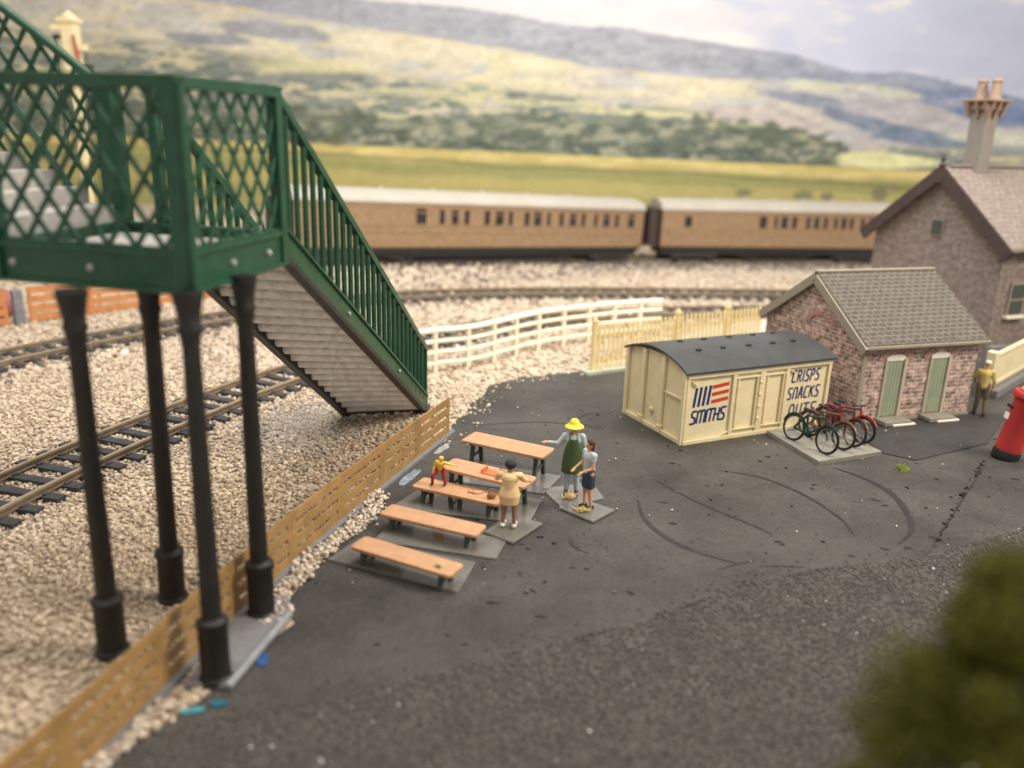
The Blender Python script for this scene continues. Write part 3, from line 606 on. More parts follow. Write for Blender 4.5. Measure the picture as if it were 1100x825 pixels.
def lattice(a, b, z0a, z0b, z1a, z1b, name='lattice_panel', pitch=.45, wdt=.075, topf=None):
    """crossed diagonal strips between a bottom rail and a top edge, clipped to the panel"""
    mb = MB(); L = (up(b, 0) - up(a, 0)).length; d = (up(b, 0) - up(a, 0)) / L
    zt_ = topf or (lambda s: z1a + (z1b - z1a) * s / L); zb_ = lambda s: z0a + (z0b - z0a) * s / L
    slope = 1.4
    for sg in (-1, 1):
        k = -8.0
        while k < L + 8:
            run = []
            for j in range(0, 161):
                s = k + sg * j * .04; z = min(zb_(0), zb_(L)) + slope * j * .04
                if 0 <= s <= L and zb_(s) <= z <= zt_(s): run.append((s, z))
            if len(run) > 2:
                (s0, za), (s1, z_) = run[0], run[-1]
                off = Vector((d.y, -d.x, 0)) * (.02 * sg)
                mb.bar(up(a, 0) + d * s0 + Vector((0, 0, za)) + off, up(a, 0) + d * s1 + Vector((0, 0, z_)) + off, wdt, .03, up=(d.y, -d.x, 0))
            k += pitch
    return mb
def rail(a, b, w_=.13, h_=.11): return MB().bar(a, b, w_, h_)
for a, b in ((Ll, Nn), (Nn, Rr)):
    mb = lattice(a, b, ZD + .6, ZD + .6, TOP - .05, TOP - .05); mb.build('lattice_panel', G_, FB)
    rail(up(a, TOP), up(b, TOP), .22, .18).build('handrail', G_, FB, bevel=.015)
    MB().bar(up(a, ZD + .62), up(b, ZD + .62), .12, .06).build('bottom_rail', G_, FB)
# posts
def post(p, wx, z0=ZD + .02, z1=TOP + .06, nm='post', m=None):
    ax = (Rr - Nn).normalized(); rot = Matrix.Rotation(math.atan2(ax.y, ax.x), 3, 'Z')
    mb = MB().box((p.x, p.y, (z0 + z1) / 2), (wx, wx, z1 - z0), rot); mb.box((p.x, p.y, z1), (wx + .05, wx + .05, .05), rot)
    o = mb.build(nm, m or G_, FB, bevel=.02); return o
np_ = post(Nn, .25); pp = MB()
q = up(Nn, 0) + Vector((.155, -.145, 0)); pp.tube([(q.x, q.y, ZD - .05), (q.x, q.y, TOP)], .045, 10); pp.build('post_rib', G_, np_, smooth='auto')
post(Rr, .20); post(Ll, .26); post(Ff, .34)
sw2 = Rr.lerp(Ff, 2.25 / (Ff - Rr).length); post(sw2, .16)
# columns
cols = [((-6.04, 11.1), (-5.93, 10.98)), ((-4.23, 10.5), (-4.42, 11.1)), ((-5.74, 12.67), (-5.45, 12.25)), ((-4.07, 12.24), (-4.13, 12.55))]
for bq, tq in cols:
    b0 = Vector((*bq, 0)); t0 = Vector((*tq, ZD + .06)); dv = (t0 - b0)
    rot = dv.to_track_quat('Z', 'Y').to_matrix(); H_ = dv.length
    prof = [(.25, 0), (.25, .06), (.215, .10), (.215, .84), (.235, .87), (.235, .95), (.15, 1.0), (.145, 1.6), (.125, H_ - .75), (.145, H_ - .6), (.17, H_ - .5), (.145, H_ - .44), (.17, H_ - .25), (.21, H_ - .05), (.21, H_)]
    MB().lathe(prof, b0 + Vector((0, 0, .05)), 22, rot=rot).build('column', M['iron'], FB, smooth='auto')
# stairs
T0 = Rr; T1 = sw2; B0 = Vector((-2.50, 22.95, 0)); B1 = Vector((-4.66, 22.40, 0))
zt0 = ZD + .55
def stringer(a, b, name):
    A0_ = up(a, zt0 - .12); B0_ = up(b, .30)
    o = MB().bar(A0_, B0_, .12, .46).bar(A0_ + Vector((0, 0, .24)), B0_ + Vector((0, 0, .24)), .22, .06).build(name, GL, FB, bevel=.012)
    MB().bar(A0_ - Vector((0, 0, .26)), B0_ - Vector((0, 0, .26)), .2, .10).build('stringer_flange', M['stairdark'], o)
    for t_ in (.32, .70):
        q = A0_.lerp(B0_, t_); MB().ball(q + Vector((.08, 0, 0)), .05, 8).build('stud', M['boltgrey'], o, smooth=True)
    return A0_, B0_
sR = stringer(T0, B0, 'stringer'); sL = stringer(T1, B1, 'stringer')
st = MB(); ribs = MB(); ns = 22
for k in range(ns):
    t_ = (k + .5) / ns
    c0 = sR[0].lerp(sR[1], t_); c1 = sL[0].lerp(sL[1], t_)
    st.bar(c0 + Vector((0, 0, .17)), c1 + Vector((0, 0, .17)), .40, .06)       # tread
    ribs.tube([c0.lerp(c1, .03) - Vector((0, 0, .10)), c0.lerp(c1, .97) - Vector((0, 0, .10))], .125, 12)       # rounded rib under each tread
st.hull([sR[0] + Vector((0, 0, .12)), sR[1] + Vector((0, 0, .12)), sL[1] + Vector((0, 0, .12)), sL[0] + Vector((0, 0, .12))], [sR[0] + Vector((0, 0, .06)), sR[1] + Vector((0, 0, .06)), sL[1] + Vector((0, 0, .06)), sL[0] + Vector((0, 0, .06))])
st.build('stair_soffit', M['stairdark'], FB, bevel=.01); ribs.build('stair_treads', M['treads'], FB, smooth='auto')  # slab coloured dark, so shade between the pale ribs is in its colour
for (a, b, s_) in ((T0, B0, sR), (T1, B1, sL)):
    top0 = up(a, TOP); top1 = up(b, 1.95); mb = MB(); nb = 25
    for k in range(1, nb):
        t_ = k / nb; q = s_[0].lerp(s_[1], t_) + Vector((0, 0, .22)); r_ = top0.lerp(top1, t_); mb.tube([q, up(q, r_.z)], .055, 8)
    mb.build('balusters', G_, FB)
    MB().bar(top0, top1, .15, .15).build('handrail', G_, FB, bevel=.01)
    MB().box((b.x, b.y, 1.02), (.13, .13, 1.95)).build('newel_post', G_, FB, bevel=.01)
MB().hull([(B0.x + .1, B0.y, 0), (B0.x + .1, B0.y + .5, 0), (B1.x - .1, B1.y + .5, 0), (B1.x - .1, B1.y, 0)], [(B0.x + .1, B0.y, .14), (B0.x + .1, B0.y + .5, .14), (B1.x - .1, B1.y + .5, .14), (B1.x - .1, B1.y, .14)]).build('foot_plate', M['stairdark'], FB)
# humped span over the tracks with arched lattice sides and rising steps
sd = (Ll - Nn).normalized(); SP = 7.0
def arch(s): return TOP - .02 + 3.1 * math.sin(min(s / SP, 1) * math.pi / 2)
def rise(s): return ZD + .55 + 1.6 * math.sin(min(max(s - .0, 0) / SP, 1) * math.pi / 2)
for a in (Ll, Ff):
    e_ = a + sd * SP; pr = [up(a + sd * (SP * k / 16), arch(SP * k / 16)) for k in range(17)]
    MB().tube(pr, .085, 8).build('arched_handrail', G_, FB, smooth=True)
    pb = [up(a + sd * (SP * k / 16), rise(SP * k / 16) - .3) for k in range(17)]; g_ = MB()
    for p_, q_ in zip(pb, pb[1:]): g_.bar(p_, q_, .09, .42)
    g_.build('span_girder', G_, FB)
    lattice(a, e_, ZD + .6, rise(SP), 0, 0, topf=lambda s: arch(s)).build('lattice_panel', G_, FB)
for k in range(6):
    s = .25 + k * .62; z = ZD + .55 + .27 * (k + 1)
    q0 = Ll + sd * s; q1 = Ff + sd * s; MB().bar(up(q0, z), up(q1, z), .56, .12).bar(up(q0 - sd * .26, z - .17), up(q1 - sd * .26, z - .17), .05, .24).build('step', M['deck'], FB)
q0 = Ll + sd * (.25 + 6 * .62); q1 = Ff + sd * (.25 + 6 * .62); z = ZD + .55 + 1.7
MB().hull([up(q0, z), up(q0 + sd * 3, z + .4), up(q1 + sd * 3, z + .4), up(q1, z)], [up(q0, z + .1), up(q0 + sd * 3, z + .5), up(q1 + sd * 3, z + .5), up(q1, z + .1)]).build('span_deck', M['deck'], FB)
# footing slab under the two yard-side columns
ft = MB(); poly = [(-4.62, 10.28), (-3.98, 10.28), (-3.60, 12.15), (-3.74, 12.72), (-4.34, 12.72)]
ft.prism(poly, 0, .12); o = ft.build('footing_slab', M['plinth'], FB, bevel=.02)
MB().bar((-3.97, 10.25, .12), (-3.58, 12.2, .12), .10, .10).build('footing_edge', mat('footing_edge_grey', (.30, .31, .32), .5, .2, 4), o, bevel=.02)

# ------------------------------------------------------------------ tan slatted fence beside the yard
def slat_panel(t, a, b, h, m, slats=4, gap=.075, thick=.035, z0=.08, name='fence_panel'):
    a = Vector(a); b = Vector(b); mb = MB(); hs = (h - z0 - gap * (slats - 1)) / slats
    d = (b - a).normalized()
    for k in range(slats):
        z = z0 + hs / 2 + k * (hs + gap); mb.bar(a + Vector((0, 0, z)), b + Vector((0, 0, z)), thick, hs)
    for q in (a + d * .07, b - d * .07): mb.bar(q + Vector((0, 0, z0)), q + Vector((0, 0, h)), .14, thick + .004, up=(-d.y, d.x, 0))
    nrm = Vector((-d.y, d.x, 0)) * .045
    mb.bar(a.lerp(b, .5) + nrm + Vector((0, 0, z0)), a.lerp(b, .5) + nrm + Vector((0, 0, h)), .03, .05, up=d)
    return mb.build(name, m, t, bevel=.006)
fp = resample(spline([(-5.80, 6.6, 0), (-5.25, 8.73, 0), (-4.72, 11.2, 0), (-3.88, 14.45, 0), (-2.85, 17.75, 0), (-1.62, 21.35, 0)], 30), 1.9)
tf = thing('slatted_fence', 'low tan timber fence of horizontal slats running under the footbridge beside the yard', 'fence')
fp.append(Vector((-1.62, 21.35, 0)))
for i, (a, b) in enumerate(zip(fp, fp[1:])):
    if (b - a).length < .5: continue
    slat_panel(tf, a, b, 1.08, M['tan'])
pl = MB()
for a, b in zip(fp, fp[1:]): pl.bar(a + Vector((.05, 0, .05)), b + Vector((.05, 0, .05)), .16, .10)
pl.build('base_strip', M['plinth'], tf)
# orange fences at far left
def ofence(a, b, label):
    t = thing('slatted_fence', label, 'fence', group='orange slatted fence sections'); a = Vector(a); b = Vector(b); n_ = max(1, round((b - a).length / 2.6))
    for k in range(n_): slat_panel(t, a.lerp(b, k / n_), a.lerp(b, (k + 1) / n_), 1.45, M['orange'], slats=4, gap=.11, thick=.07)
ofence((-22.5, 29.2, 0), (-19.72, 31.75, 0), 'orange slatted fence section left of the grey gatepost')
ofence((-19.25, 32.4, 0), (-14.6, 37.8, 0), 'orange slatted fence section right of the grey gatepost')
ofence((-14.4, 38.0, 0), (-12.9, 39.2, .1), 'orange slatted fence section farthest right, behind the footbridge columns')
tag(MB().box((-19.47, 32.05, .7), (.36, .3, 1.4), Matrix.Rotation(.85, 3, 'Z')).build('gatepost', M['plinth'], bevel=.03), 'short grey post in the gap between the orange fences', 'post')
tag(MB().ball((-21.6, 33.4, .5), (1.3, .9, .8), 14).ball((-22.6, 34.2, .6), (1.2, .9, .9), 14).build('heather_clump', mat('heather', (.42, .16, .15), .9, .4, 8, 1, 12), smooth=True, remesh=.09), 'dusky pink clump of scenic bush behind the leftmost orange fence', 'bush')

# ------------------------------------------------------------------ white curved rail fence
wf = thing('rail_fence', 'white four-rail fence curving along the track beyond the yard', 'fence')
wc = resample(spline([(-3.6, 26.4, 0), (-2.6, 27.2, 0), (-1.28, 28.05, 0), (.8, 30.5, 0), (3.0, 32.15, 0), (4.6, 33.1, 0), (6.1, 33.75, 0)], 20), .25)
for k in range(4):
    z = .33 + k * .38; MB().tube([q + Vector((0, 0, z)) for q in wc], .10 if k == 3 else .085, 6).build('rail', M['white'], wf)
for i in range(0, len(wc), 5):
    q = wc[i]; MB().box((q.x, q.y, .76), (.15, .15, 1.6), Matrix.Rotation(.7, 3, 'Z')).build('post', M['white'], wf, bevel=.01)
tail = wc[-1]
# cream picket fence behind the van
pf = thing('picket_fence', 'cream picket fence standing behind the cream van body', 'fence')
a = Vector((2.72, 27.65, 0)); b = Vector((9.5, 31.7, 0)); L = (b - a).length; d = (b - a) / L; mb = MB(); k = .06
while k < L:
    q = a + d * k; zt_ = 1.66 + rnd.uniform(-.02, .02); s = d * .055; nn = Vector((-d.y, d.x, 0)) * .02
    ring = [q - s + Vector((0, 0, .12)), q + s + Vector((0, 0, .12)), q + s + Vector((0, 0, zt_)), q + Vector((0, 0, zt_ + .1)), q - s + Vector((0, 0, zt_))]
    mb.hull([v - nn for v in ring], [v + nn for v in ring]); k += .205
mb.build('pickets', M['picket'], pf)
mb = MB()
for z in (.42, 1.3): mb.bar(a + Vector((0, 0, z)) + Vector((-d.y, d.x, 0)) * .05, b + Vector((0, 0, z)) + Vector((-d.y, d.x, 0)) * .05, .05, .1)
mb.build('rails', M['picket'], pf)
for t_ in (0.005, .47, .78): q = a.lerp(b, t_); MB().box((q.x, q.y, .9), (.15, .15, 1.8), Matrix.Rotation(.54, 3, 'Z')).box((q.x, q.y, 1.84), (.2, .2, .07), Matrix.Rotation(.54, 3, 'Z')).ball((q.x, q.y, 1.92), .07, 8).build('post', M['picket'], pf)
MB().bar(a + Vector((-.3, -.2, .07)), b + Vector((0, -.2, .07)), .5, .14).build('base_strip', mat('pale_green_grey', (.42, .44, .36), .8, .25, 5, .4, 12), pf)
pp_ = MB().prism([(2.3, 27.3), (5.4, 28.9), (8.6, 30.6), (14, 36), (30, 40), (30, 52), (16, 40.5), (9, 35.8), (6.2, 33.0), (4.6, 31.0)], 0, .06).build('platform', mat('platform_card', (.62, .54, .44), .85, .15, 1.5, .4, 6)); pp_['kind'] = 'structure'

# ------------------------------------------------------------------ signal post far left
sg_ = thing('signal_post', 'tall cream signal post behind the footbridge lattice at the far left', 'signal', (-23.7, 47, 0))
MB().bar((0, 0, .0), (0, 0, 9.6), .42, .42).build('post', M['creampost'], sg_, bevel=.04)
MB().box((0, 0, 11.2), (.74, .66, 2.9)).box((0, 0, 9.9), (.9, .8, .35)).box((0, 0, 12.7), (1.0, .9, .2)).lathe([(.5, 12.8), (.3, 13.0), (.05, 13.2)], (0, 0, 0), 12).build('signal_head', M['creampost'], sg_, bevel=.05)
MB().box((.75, -.1, 10.1), (.42, .4, .6)).box((.75, -.1, 10.5), (.5, .48, .12)).build('lamp', M['black'], sg_)
MB().bar((.35, -.45, 12.0), (.50, -.45, 10.6), .05, .12).build('signal_arm', M['red'], sg_)
MB().tube([(-.75, -.2, 12.0), (-.75, -.2, 6.0)], .07, 6).box((-.6, -.2, 11.9), (.5, .12, .2)).build('operating_rod', M['iron'], sg_)
MB().box((-.62, -.2, 12.35), (.5, .3, .3)).build('bracket', M['creampost'], sg_); MB().box((.62, -.2, 11.4), (.5, .3, .3)).build('bracket', M['creampost'], sg_)
lm = MB()
for s in (.5, .9): lm.tube([(s, .35, 0), (s, .35, 10)], .035, 6)
for k in range(24): lm.tube([(.5, .35, .4 + k * .4), (.9, .35, .4 + k * .4)], .025, 5)
lm.build('ladder', M['iron'], sg_)

# ------------------------------------------------------------------ cream van body (kiosk)
V_ = thing('van_body', 'cream grounded van body with grey arched roof and blue snack lettering', 'kiosk', (4.575, 20.921, .02), .438)
VL, VW, VH = 4.99, 2.87, 2.02
prof = [(VW * (.5 - .5 * math.cos(math.pi * k / 14)), VH - .06 + .26 * math.sin(math.pi * k / 14) ** .9) for k in range(15)]
MB().hull([(.03, 0 + .03, 0)] + [(.03, min(max(y, .03), VW - .03), z) for y, z in prof] + [(.03, VW - .03, 0)], [(VL - .03, .03, 0)] + [(VL - .03, min(max(y, .03), VW - .03), z) for y, z in prof] + [(VL - .03, VW - .03, 0)]).build('body', M['cream'], V_, bevel=.03)
# roof: sheet with overhang
oy = .10; rp = [(-oy + (VW + 2 * oy) * k / 18, VH - .05 + .36 * math.sin(math.pi * k / 18) ** .85) for k in range(19)]
rp2 = [(y, z + .055) for y, z in rp]
ring = rp + rp2[::-1]
rf = MB().hull([(-.10, y, z) for y, z in ring], [(VL + .10, y, z) for y, z in ring]).build('roof', M['vanroof'], V_, smooth='auto')
for sy in (.32, .60):
    for k in range(5):
        t_ = sy; y = -oy + (VW + 2 * oy) * t_; z = VH - .0 + .36 * math.sin(math.pi * t_) ** .85; x = .95 + k * .82 + (0, .0, .08, .12, .05)[k]
        MB().lathe([(.07, -.03), (.07, .03), (.05, .045)], (x, y, z), 12, sx=1.3).build('roof_vent', M['black'], rf, smooth='auto')
fr = MB()     # raised framing on the long side
for x0_, x1_ in ((0.0, .10), (1.50, 1.62), (2.42, 2.62), (3.33, 3.46), (4.88, 4.99)): fr.box(((x0_ + x1_) / 2, -.002, .98), (x1_ - x0_, .07, 1.9))
for z in (.06, 1.90): fr.box((VL / 2, -.022, z), (VL, .055, .12))
for x0_ in (1.62, 2.62):
    w_ = .80 if x0_ == 1.62 else .71
    for (cx, cz, sx_, sz_) in ((x0_ + w_ / 2, .25, w_, .05), (x0_ + w_ / 2, 1.72, w_, .05), (x0_ + .07, 1.0, .05, 1.5), (x0_ + w_ - .07, 1.0, .05, 1.5)): fr.box((cx, -.012, cz), (sx_, .05, sz_))
fr.bar((.12, -.015, 1.80), (.34, -.015, 1.62), .04, .05, up=(0, 1, 0)); fr.bar((1.48, -.015, .22), (1.1, -.015, .10), .04, .05, up=(0, 1, 0)); fr.bar((3.48, -.015, 1.80), (3.7, -.015, 1.66), .04, .05, up=(0, 1, 0))
for k in range(4): fr.box((2.44 + .02, -.06, .5 + k * .35), (.10, .03, .05))
fr.build('side_framing', M['cream'], V_, bevel=.015)
fe = MB()      # end framing: corner irons and three uprights
for y in (.05, 1.02, 1.95, VW - .06): fe.box((-.03, y, 1.0 + .1 * math.sin(y)), (.09, .13, 2.0 + .2 * math.sin(y)))
fe.box((-.02, VW / 2, .07), (.07, VW, .13)); fe.box((-.02, .5, 1.25), (.05, .8, .06)); fe.box((-.05, 1.02, .15), (.1, .2, .22)); fe.box((-.05, 1.95, .15), (.1, .2, .22)); fe.ball((-.02, 1.5, .55), (.05, .09, .09), 8)
fe.build('end_framing', M['cream'], V_, bevel=.015)
MB().box((VL / 2, VW / 2, .0), (VL - .04, VW - .04, .06)).build('base', M['black'], V_)
# lettering as thick strokes (x right, y up in letter units 0..1)
GL_ = {'S': [[(.95, 1), (.25, 1), (.1, .8), (.25, .56), (.75, .44), (.9, .2), (.75, 0), (.05, 0)]],
       'C': [[(.9, 1), (.25, 1), (.1, .85), (.1, .15), (.25, 0), (.9, 0)]], 'R': [[(.1, 0), (.1, 1), (.7, 1), (.88, .8), (.7, .52), (.1, .52)], [(.5, .52), (.9, 0)]],
       'I': [[(.5, 0), (.5, 1)]], 'P': [[(.1, 0), (.1, 1), (.7, 1), (.9, .78), (.7, .5), (.1, .5)]], 'N': [[(.1, 0), (.1, .8), (.3, 1), (.7, 1), (.9, .8), (.9, 0)]],
       'A': [[(.05, 0), (.4, 1), (.6, 1), (.95, 0)], [(.25, .38), (.75, .38)]], 'K': [[(.1, 0), (.1, 1)], [(.9, 1), (.15, .5)], [(.35, .6), (.9, 0)]], 'U': [[(.1, 1), (.1, .2), (.3, 0), (.7, 0), (.9, .2), (.9, 1)]],
       'T': [[(.5, 0), (.5, 1)], [(.0, 1), (1, 1)]], 'M': [[(.05, 0), (.05, .85), (.2, 1), (.35, 1), (.5, .85), (.5, 0)], [(.5, .85), (.65, 1), (.8, 1), (.95, .85), (.95, 0)]], 'H': [[(.1, 0), (.1, 1)], [(.9, 0), (.9, 1)], [(.1, .5), (.9, .5)]]}
def lettering(text, x0, x1, z0, z1, sw_, name, slant=.12, tilt=0, widths=None, gap=.34, yo=.027):
    mb = MB(); ws = [(widths or {}).get(c, 1) for c in text]; tot = sum(ws) + gap * (len(text) - 1); u_ = (x1 - x0) / tot; x = x0; h = z1 - z0
    for c, w_ in zip(text, ws):
        for st_ in GL_[c]:  # flat print
            pts = [Vector((x + px * w_ * u_ + slant * py * h, 0, z0 + py * h + tilt * (x + px * w_ * u_ - x0))) for px, py in st_]
            for i, (a_, b_) in enumerate(zip(pts, pts[1:])):
                dd_ = (b_ - a_).normalized() * sw_ * .3
                mb.bar(a_ - dd_ + Vector((0, yo - .0002 * i, 0)), b_ + dd_ + Vector((0, yo - .0002 * i, 0)), .004, sw_, up=dd_.cross(Vector((0, 1, 0))))
        x += (w_ + gap) * u_
    return mb.build(name, M['blue'], V_, fix=False)
W1 = {'I': .35}
lettering('CRISPS', 3.60, 4.60, 1.40, 1.72, .052, 'lettering', widths=W1)
lettering('SNACKS', 3.50, 4.66, .90, 1.22, .052, 'lettering')
lettering('NUTS', 3.62, 4.60, .38, .72, .052, 'lettering')
lettering('SMITHS', .22, 1.36, .56, .90, .06, 'logo_lettering', widths={'I': .22, 'M': 1.5}, gap=.14, tilt=.03)
for k in range(4): MB().bar((.30 + .15 * k, .027, 1.02 + .01 * k), (.36 + .15 * k, .027, 1.56 + .01 * k), .004, .085, up=(1, 0, 0)).build('logo_bar', M['blue'], V_)
for k in range(3): MB().bar((.87, .026, 1.12 + .205 * k), (1.42, .026, 1.18 + .205 * k), .004, .10, up=(0, 0, 1)).build('logo_stripe', M['redprint'], V_)

# ------------------------------------------------------------------ stone shed
SH = thing('stone_shed', 'small pink stone outbuilding with two green doors beside the cream van body', 'building', (9.982, 23.071, 0), .316)
SL, SW, HH, RZ = 4.16, 4.76, 2.48, 1.55
MB().hull([(0, 0, 0), (0, 0, HH), (0, SW / 2, HH + RZ - .1), (0, SW, HH), (0, SW, 0)], [(SL, 0, 0), (SL, 0, HH), (SL, SW / 2, HH + RZ - .1), (SL, SW, HH), (SL, SW, 0)]).build('wall', M['stonewall'], SH)
ov, ex_ = .20, .12
def slope(y0, z0, y1, z1, x0, x1, th, nm, m, par):
    return MB().hull([(x0, y0, z0), (x0, y1, z1), (x0, y1, z1 + th), (x0, y0, z0 + th)], [(x1, y0, z0), (x1, y1, z1), (x1, y1, z1 + th), (x1, y0, z0 + th)]).build(nm, m, par)
sl = (RZ) / (SW / 2)
rf = slope(-ov, HH - sl * ov + .03, SW / 2, HH + RZ + .03, -ex_, SL + ex_, .07, 'roof', M['shedroof'], SH)
slope(SW + ov, HH - sl * ov + .03, SW / 2 + .001, HH + RZ + .028, -ex_, SL + ex_, .07, 'roof', M['shedroof'], SH)
MB().box((SL / 2, SW / 2, HH + RZ + .10), (SL + 2 * ex_ + .04, .16, .07)).build('ridge_tiles', M['verge'], rf, bevel=.02)
for x, dz_, w2, h2 in ((-ex_ - .03, -.10, .07, .26), (SL + ex_ + .03, -.04, .06, .12)):
    vg = MB()
    for y0_ in (-ov, SW + ov): vg.bar((x, y0_, HH - sl * ov + dz_), (x, SW / 2, HH + RZ + dz_), w2, h2, up=(0, 0, 1))
    vg.build('verge_board', M['verge'], SH)
MB().box((SL / 2, -ov - .01, HH - sl * ov + .01), (SL + 2 * ex_, .06, .10)).build('gutter', M['verge'], SH, bevel=.02)
MB().box((.03, -.03, HH / 2), (.14, .06, HH)).build('corner_strip', M['verge'], SH, bevel=.01)
M['arch'] = brick_mat('arch_brick', (.46, .27, .22), (.38, .23, .19), (.55, .46, .40), .10, .5, .015, var=.2)
for x0_ in (.82, 2.43):
    x1_ = x0_ + .66; d_ = MB().box(((x0_ + x1_) / 2, .0, 1.08), (x1_ - x0_ - .1, .05, 1.72)).build('door', M['doorgreen'], SH)
    g_ = MB()
    for k in range(1, 5): g_.box((x0_ + .05 + (x1_ - x0_ - .1) * k / 5, -.027, 1.08), (.012, .01, 1.72))
    g_.build('door_boards', mat('door_groove', (.26, .30, .205), .6) if x0_ < 1 else bpy.data.materials['door_groove'], d_)
    f_ = MB().box((x1_ + .01, -.03, 1.05), (.10, .10, 1.84)).box((x0_ + .0, -.02, 1.05), (.05, .07, 1.84)).build('door_frame', M['doorframe'], SH, bevel=.01)
    xc = (x0_ + x1_) / 2; arc = [(xc + .36 * math.cos(math.pi * k / 10), 1.93 + .16 * math.sin(math.pi * k / 10)) for k in range(11)]
    MB().hull([(x, -.045, z) for x, z in [(x0_ - .03, 1.9)] + arc[::-1] + [(x1_ + .03, 1.9)]], [(x, .03, z) for x, z in [(x0_ - .03, 1.9)] + arc[::-1] + [(x1_ + .03, 1.9)]]).build('lintel', M['lintel'], SH)
    for k in range(9):
        t0_ = math.pi * (k + .08) / 9; t1_ = math.pi * (k + .92) / 9; r0, r1 = .42, .62
        q = [(xc + r0 * math.cos(t0_), 1.93 + r0 * .55 * math.sin(t0_)), (xc + r1 * math.cos(t0_), 1.93 + r1 * .6 * math.sin(t0_)), (xc + r1 * math.cos(t1_), 1.93 + r1 * .6 * math.sin(t1_)), (xc + r0 * math.cos(t1_), 1.93 + r0 * .55 * math.sin(t1_))]
        if k == 0: am = MB()
        am.hull([(x, -.035, z) for x, z in q], [(x, .02, z) for x, z in q])
    am.build('arch', mat('voussoir', (.42, .25, .20), .8, .25, 7) if x0_ < 1 else bpy.data.materials['voussoir'], SH)
    MB().box((xc + .02, -.26, .13), (.95, .5, .13)).build('doorstep', M['concrete'], SH, bevel=.02)
    MB().box((xc + .2, -.5, .09), (.8, .12, .06)).build('doorstep_edge', M['lintel'], SH, bevel=.02)
am = MB()      # blind arch on the gable wall
for k in range(11):
    t0_ = math.pi * (k + .08) / 11; t1_ = math.pi * (k + .92) / 11; yc, zc = 2.0, 2.55; r0, r1 = .50, .72
    q = [(yc + r0 * math.cos(t0_), zc + r0 * .6 * math.sin(t0_)), (yc + r1 * math.cos(t0_), zc + r1 * .6 * math.sin(t0_)), (yc + r1 * math.cos(t1_), zc + r1 * .6 * math.sin(t1_)), (yc + r0 * math.cos(t1_), zc + r0 * .6 * math.sin(t1_))]
    am.hull([(-.04, y, z) for y, z in q], [(.02, y, z) for y, z in q])
am.build('arch', bpy.data.materials['voussoir'], SH)
MB().box((SL / 2, -.02, .07), (SL + .04, .06, .14)).build('plinth', M['verge'], SH)

# ------------------------------------------------------------------ station house
HO = thing('stone_house', 'tall stone house with dark bargeboards and tan chimney behind the outbuilding', 'building', (17.83, 30.71, 0), 1.99 - math.pi / 2)
HW, HL, HE, HA = 6.04, 8.5, 4.55, 6.95
MB().hull([(0, 0, 0), (0, 0, HE), (0, HW / 2, HA), (0, HW, HE), (0, HW, 0)], [(HL, 0, 0), (HL, 0, HE), (HL, HW / 2, HA), (HL, HW, HE), (HL, HW, 0)]).build('wall', M['housewall'], HO)
ho = .42; hs = (HA - HE) / (HW / 2)
rf = slope(-ho, HE - hs * ho + .05, HW / 2, HA + .05, -.30, HL + .2, .12, 'roof', M['houseroof'], HO)
slope(HW + ho, HE - hs * ho + .05, HW / 2 + .001, HA + .047, -.30, HL + .2, .12, 'roof', M['houseroof'], HO)
bb = MB()
for y0_ in (-ho, HW + ho): bb.bar((-.34, y0_, HE - hs * ho - .10), (-.34, HW / 2, HA - .06), .10, .46)
bb.build('bargeboard', M['barge'], HO)
MB().lathe([(.10, -.5), (.10, .1), (.16, .16), (.07, .26), (.09, .42), (.02, .60)], (-.34, HW / 2, HA + .05), 10).build('finial', M['barge'], HO)
MB().bar((0, HW / 2, HA + .2), (HL, HW / 2, HA + .2), .26, .10).build('ridge_tiles', M['chim'], rf)
cx, cy = 1.45, HW / 2
ch = MB().box((cx, cy, HA + 1.15), (.62, .72, 2.9)).build('chimney', M['chim'], rf, bevel=.02)
MB().box((cx, cy, HA + 2.62), (1.22, 1.32, .09)).box((cx, cy, HA + 2.42), (.86, .94, .28)).build('chimney_cap', M['chimcap'], ch, bevel=.02)
for sx_ in (-1, 1):
    for sy_ in (-1, 0, 1): MB().hull([(cx + sx_ * .40, cy + sy_ * .40 - .07, HA + 2.0), (cx + sx_ * .40, cy + sy_ * .40 + .07, HA + 2.0), (cx + sx_ * .60, cy + sy_ * .40 + .07, HA + 2.56), (cx + sx_ * .60, cy + sy_ * .40 - .07, HA + 2.56)], [(cx + sx_ * .36, cy + sy_ * .40 - .07, HA + 2.0), (cx + sx_ * .36, cy + sy_ * .40 + .07, HA + 2.0), (cx + sx_ * .36, cy + sy_ * .40 + .07, HA + 2.56), (cx + sx_ * .36, cy + sy_ * .40 - .07, HA + 2.56)]).build('corbel', M['chimcap'], ch)
for sy_ in (-1, 1):
    for sx_ in (-1, 0, 1): MB().hull([(cx + sx_ * .36 - .07, cy + sy_ * .44, HA + 2.0), (cx + sx_ * .36 + .07, cy + sy_ * .44, HA + 2.0), (cx + sx_ * .36 + .07, cy + sy_ * .66, HA + 2.56), (cx + sx_ * .36 - .07, cy + sy_ * .66, HA + 2.56)], [(cx + sx_ * .36 - .07, cy + sy_ * .4, HA + 2.0), (cx + sx_ * .36 + .07, cy + sy_ * .4, HA + 2.0), (cx + sx_ * .36 + .07, cy + sy_ * .4, HA + 2.56), (cx + sx_ * .36 - .07, cy + sy_ * .4, HA + 2.56)]).build('corbel', M['chimcap'], ch)
for sy_ in (-.3, .3): MB().lathe([(.24, 0), (.24, .08), (.21, .12), (.17, .62), (.20, .66), (.14, .74), (.06, .76)], (cx, cy + sy_, HA + 2.66), 14).build('chimney_pot', M['chimcap'], ch, smooth='auto')
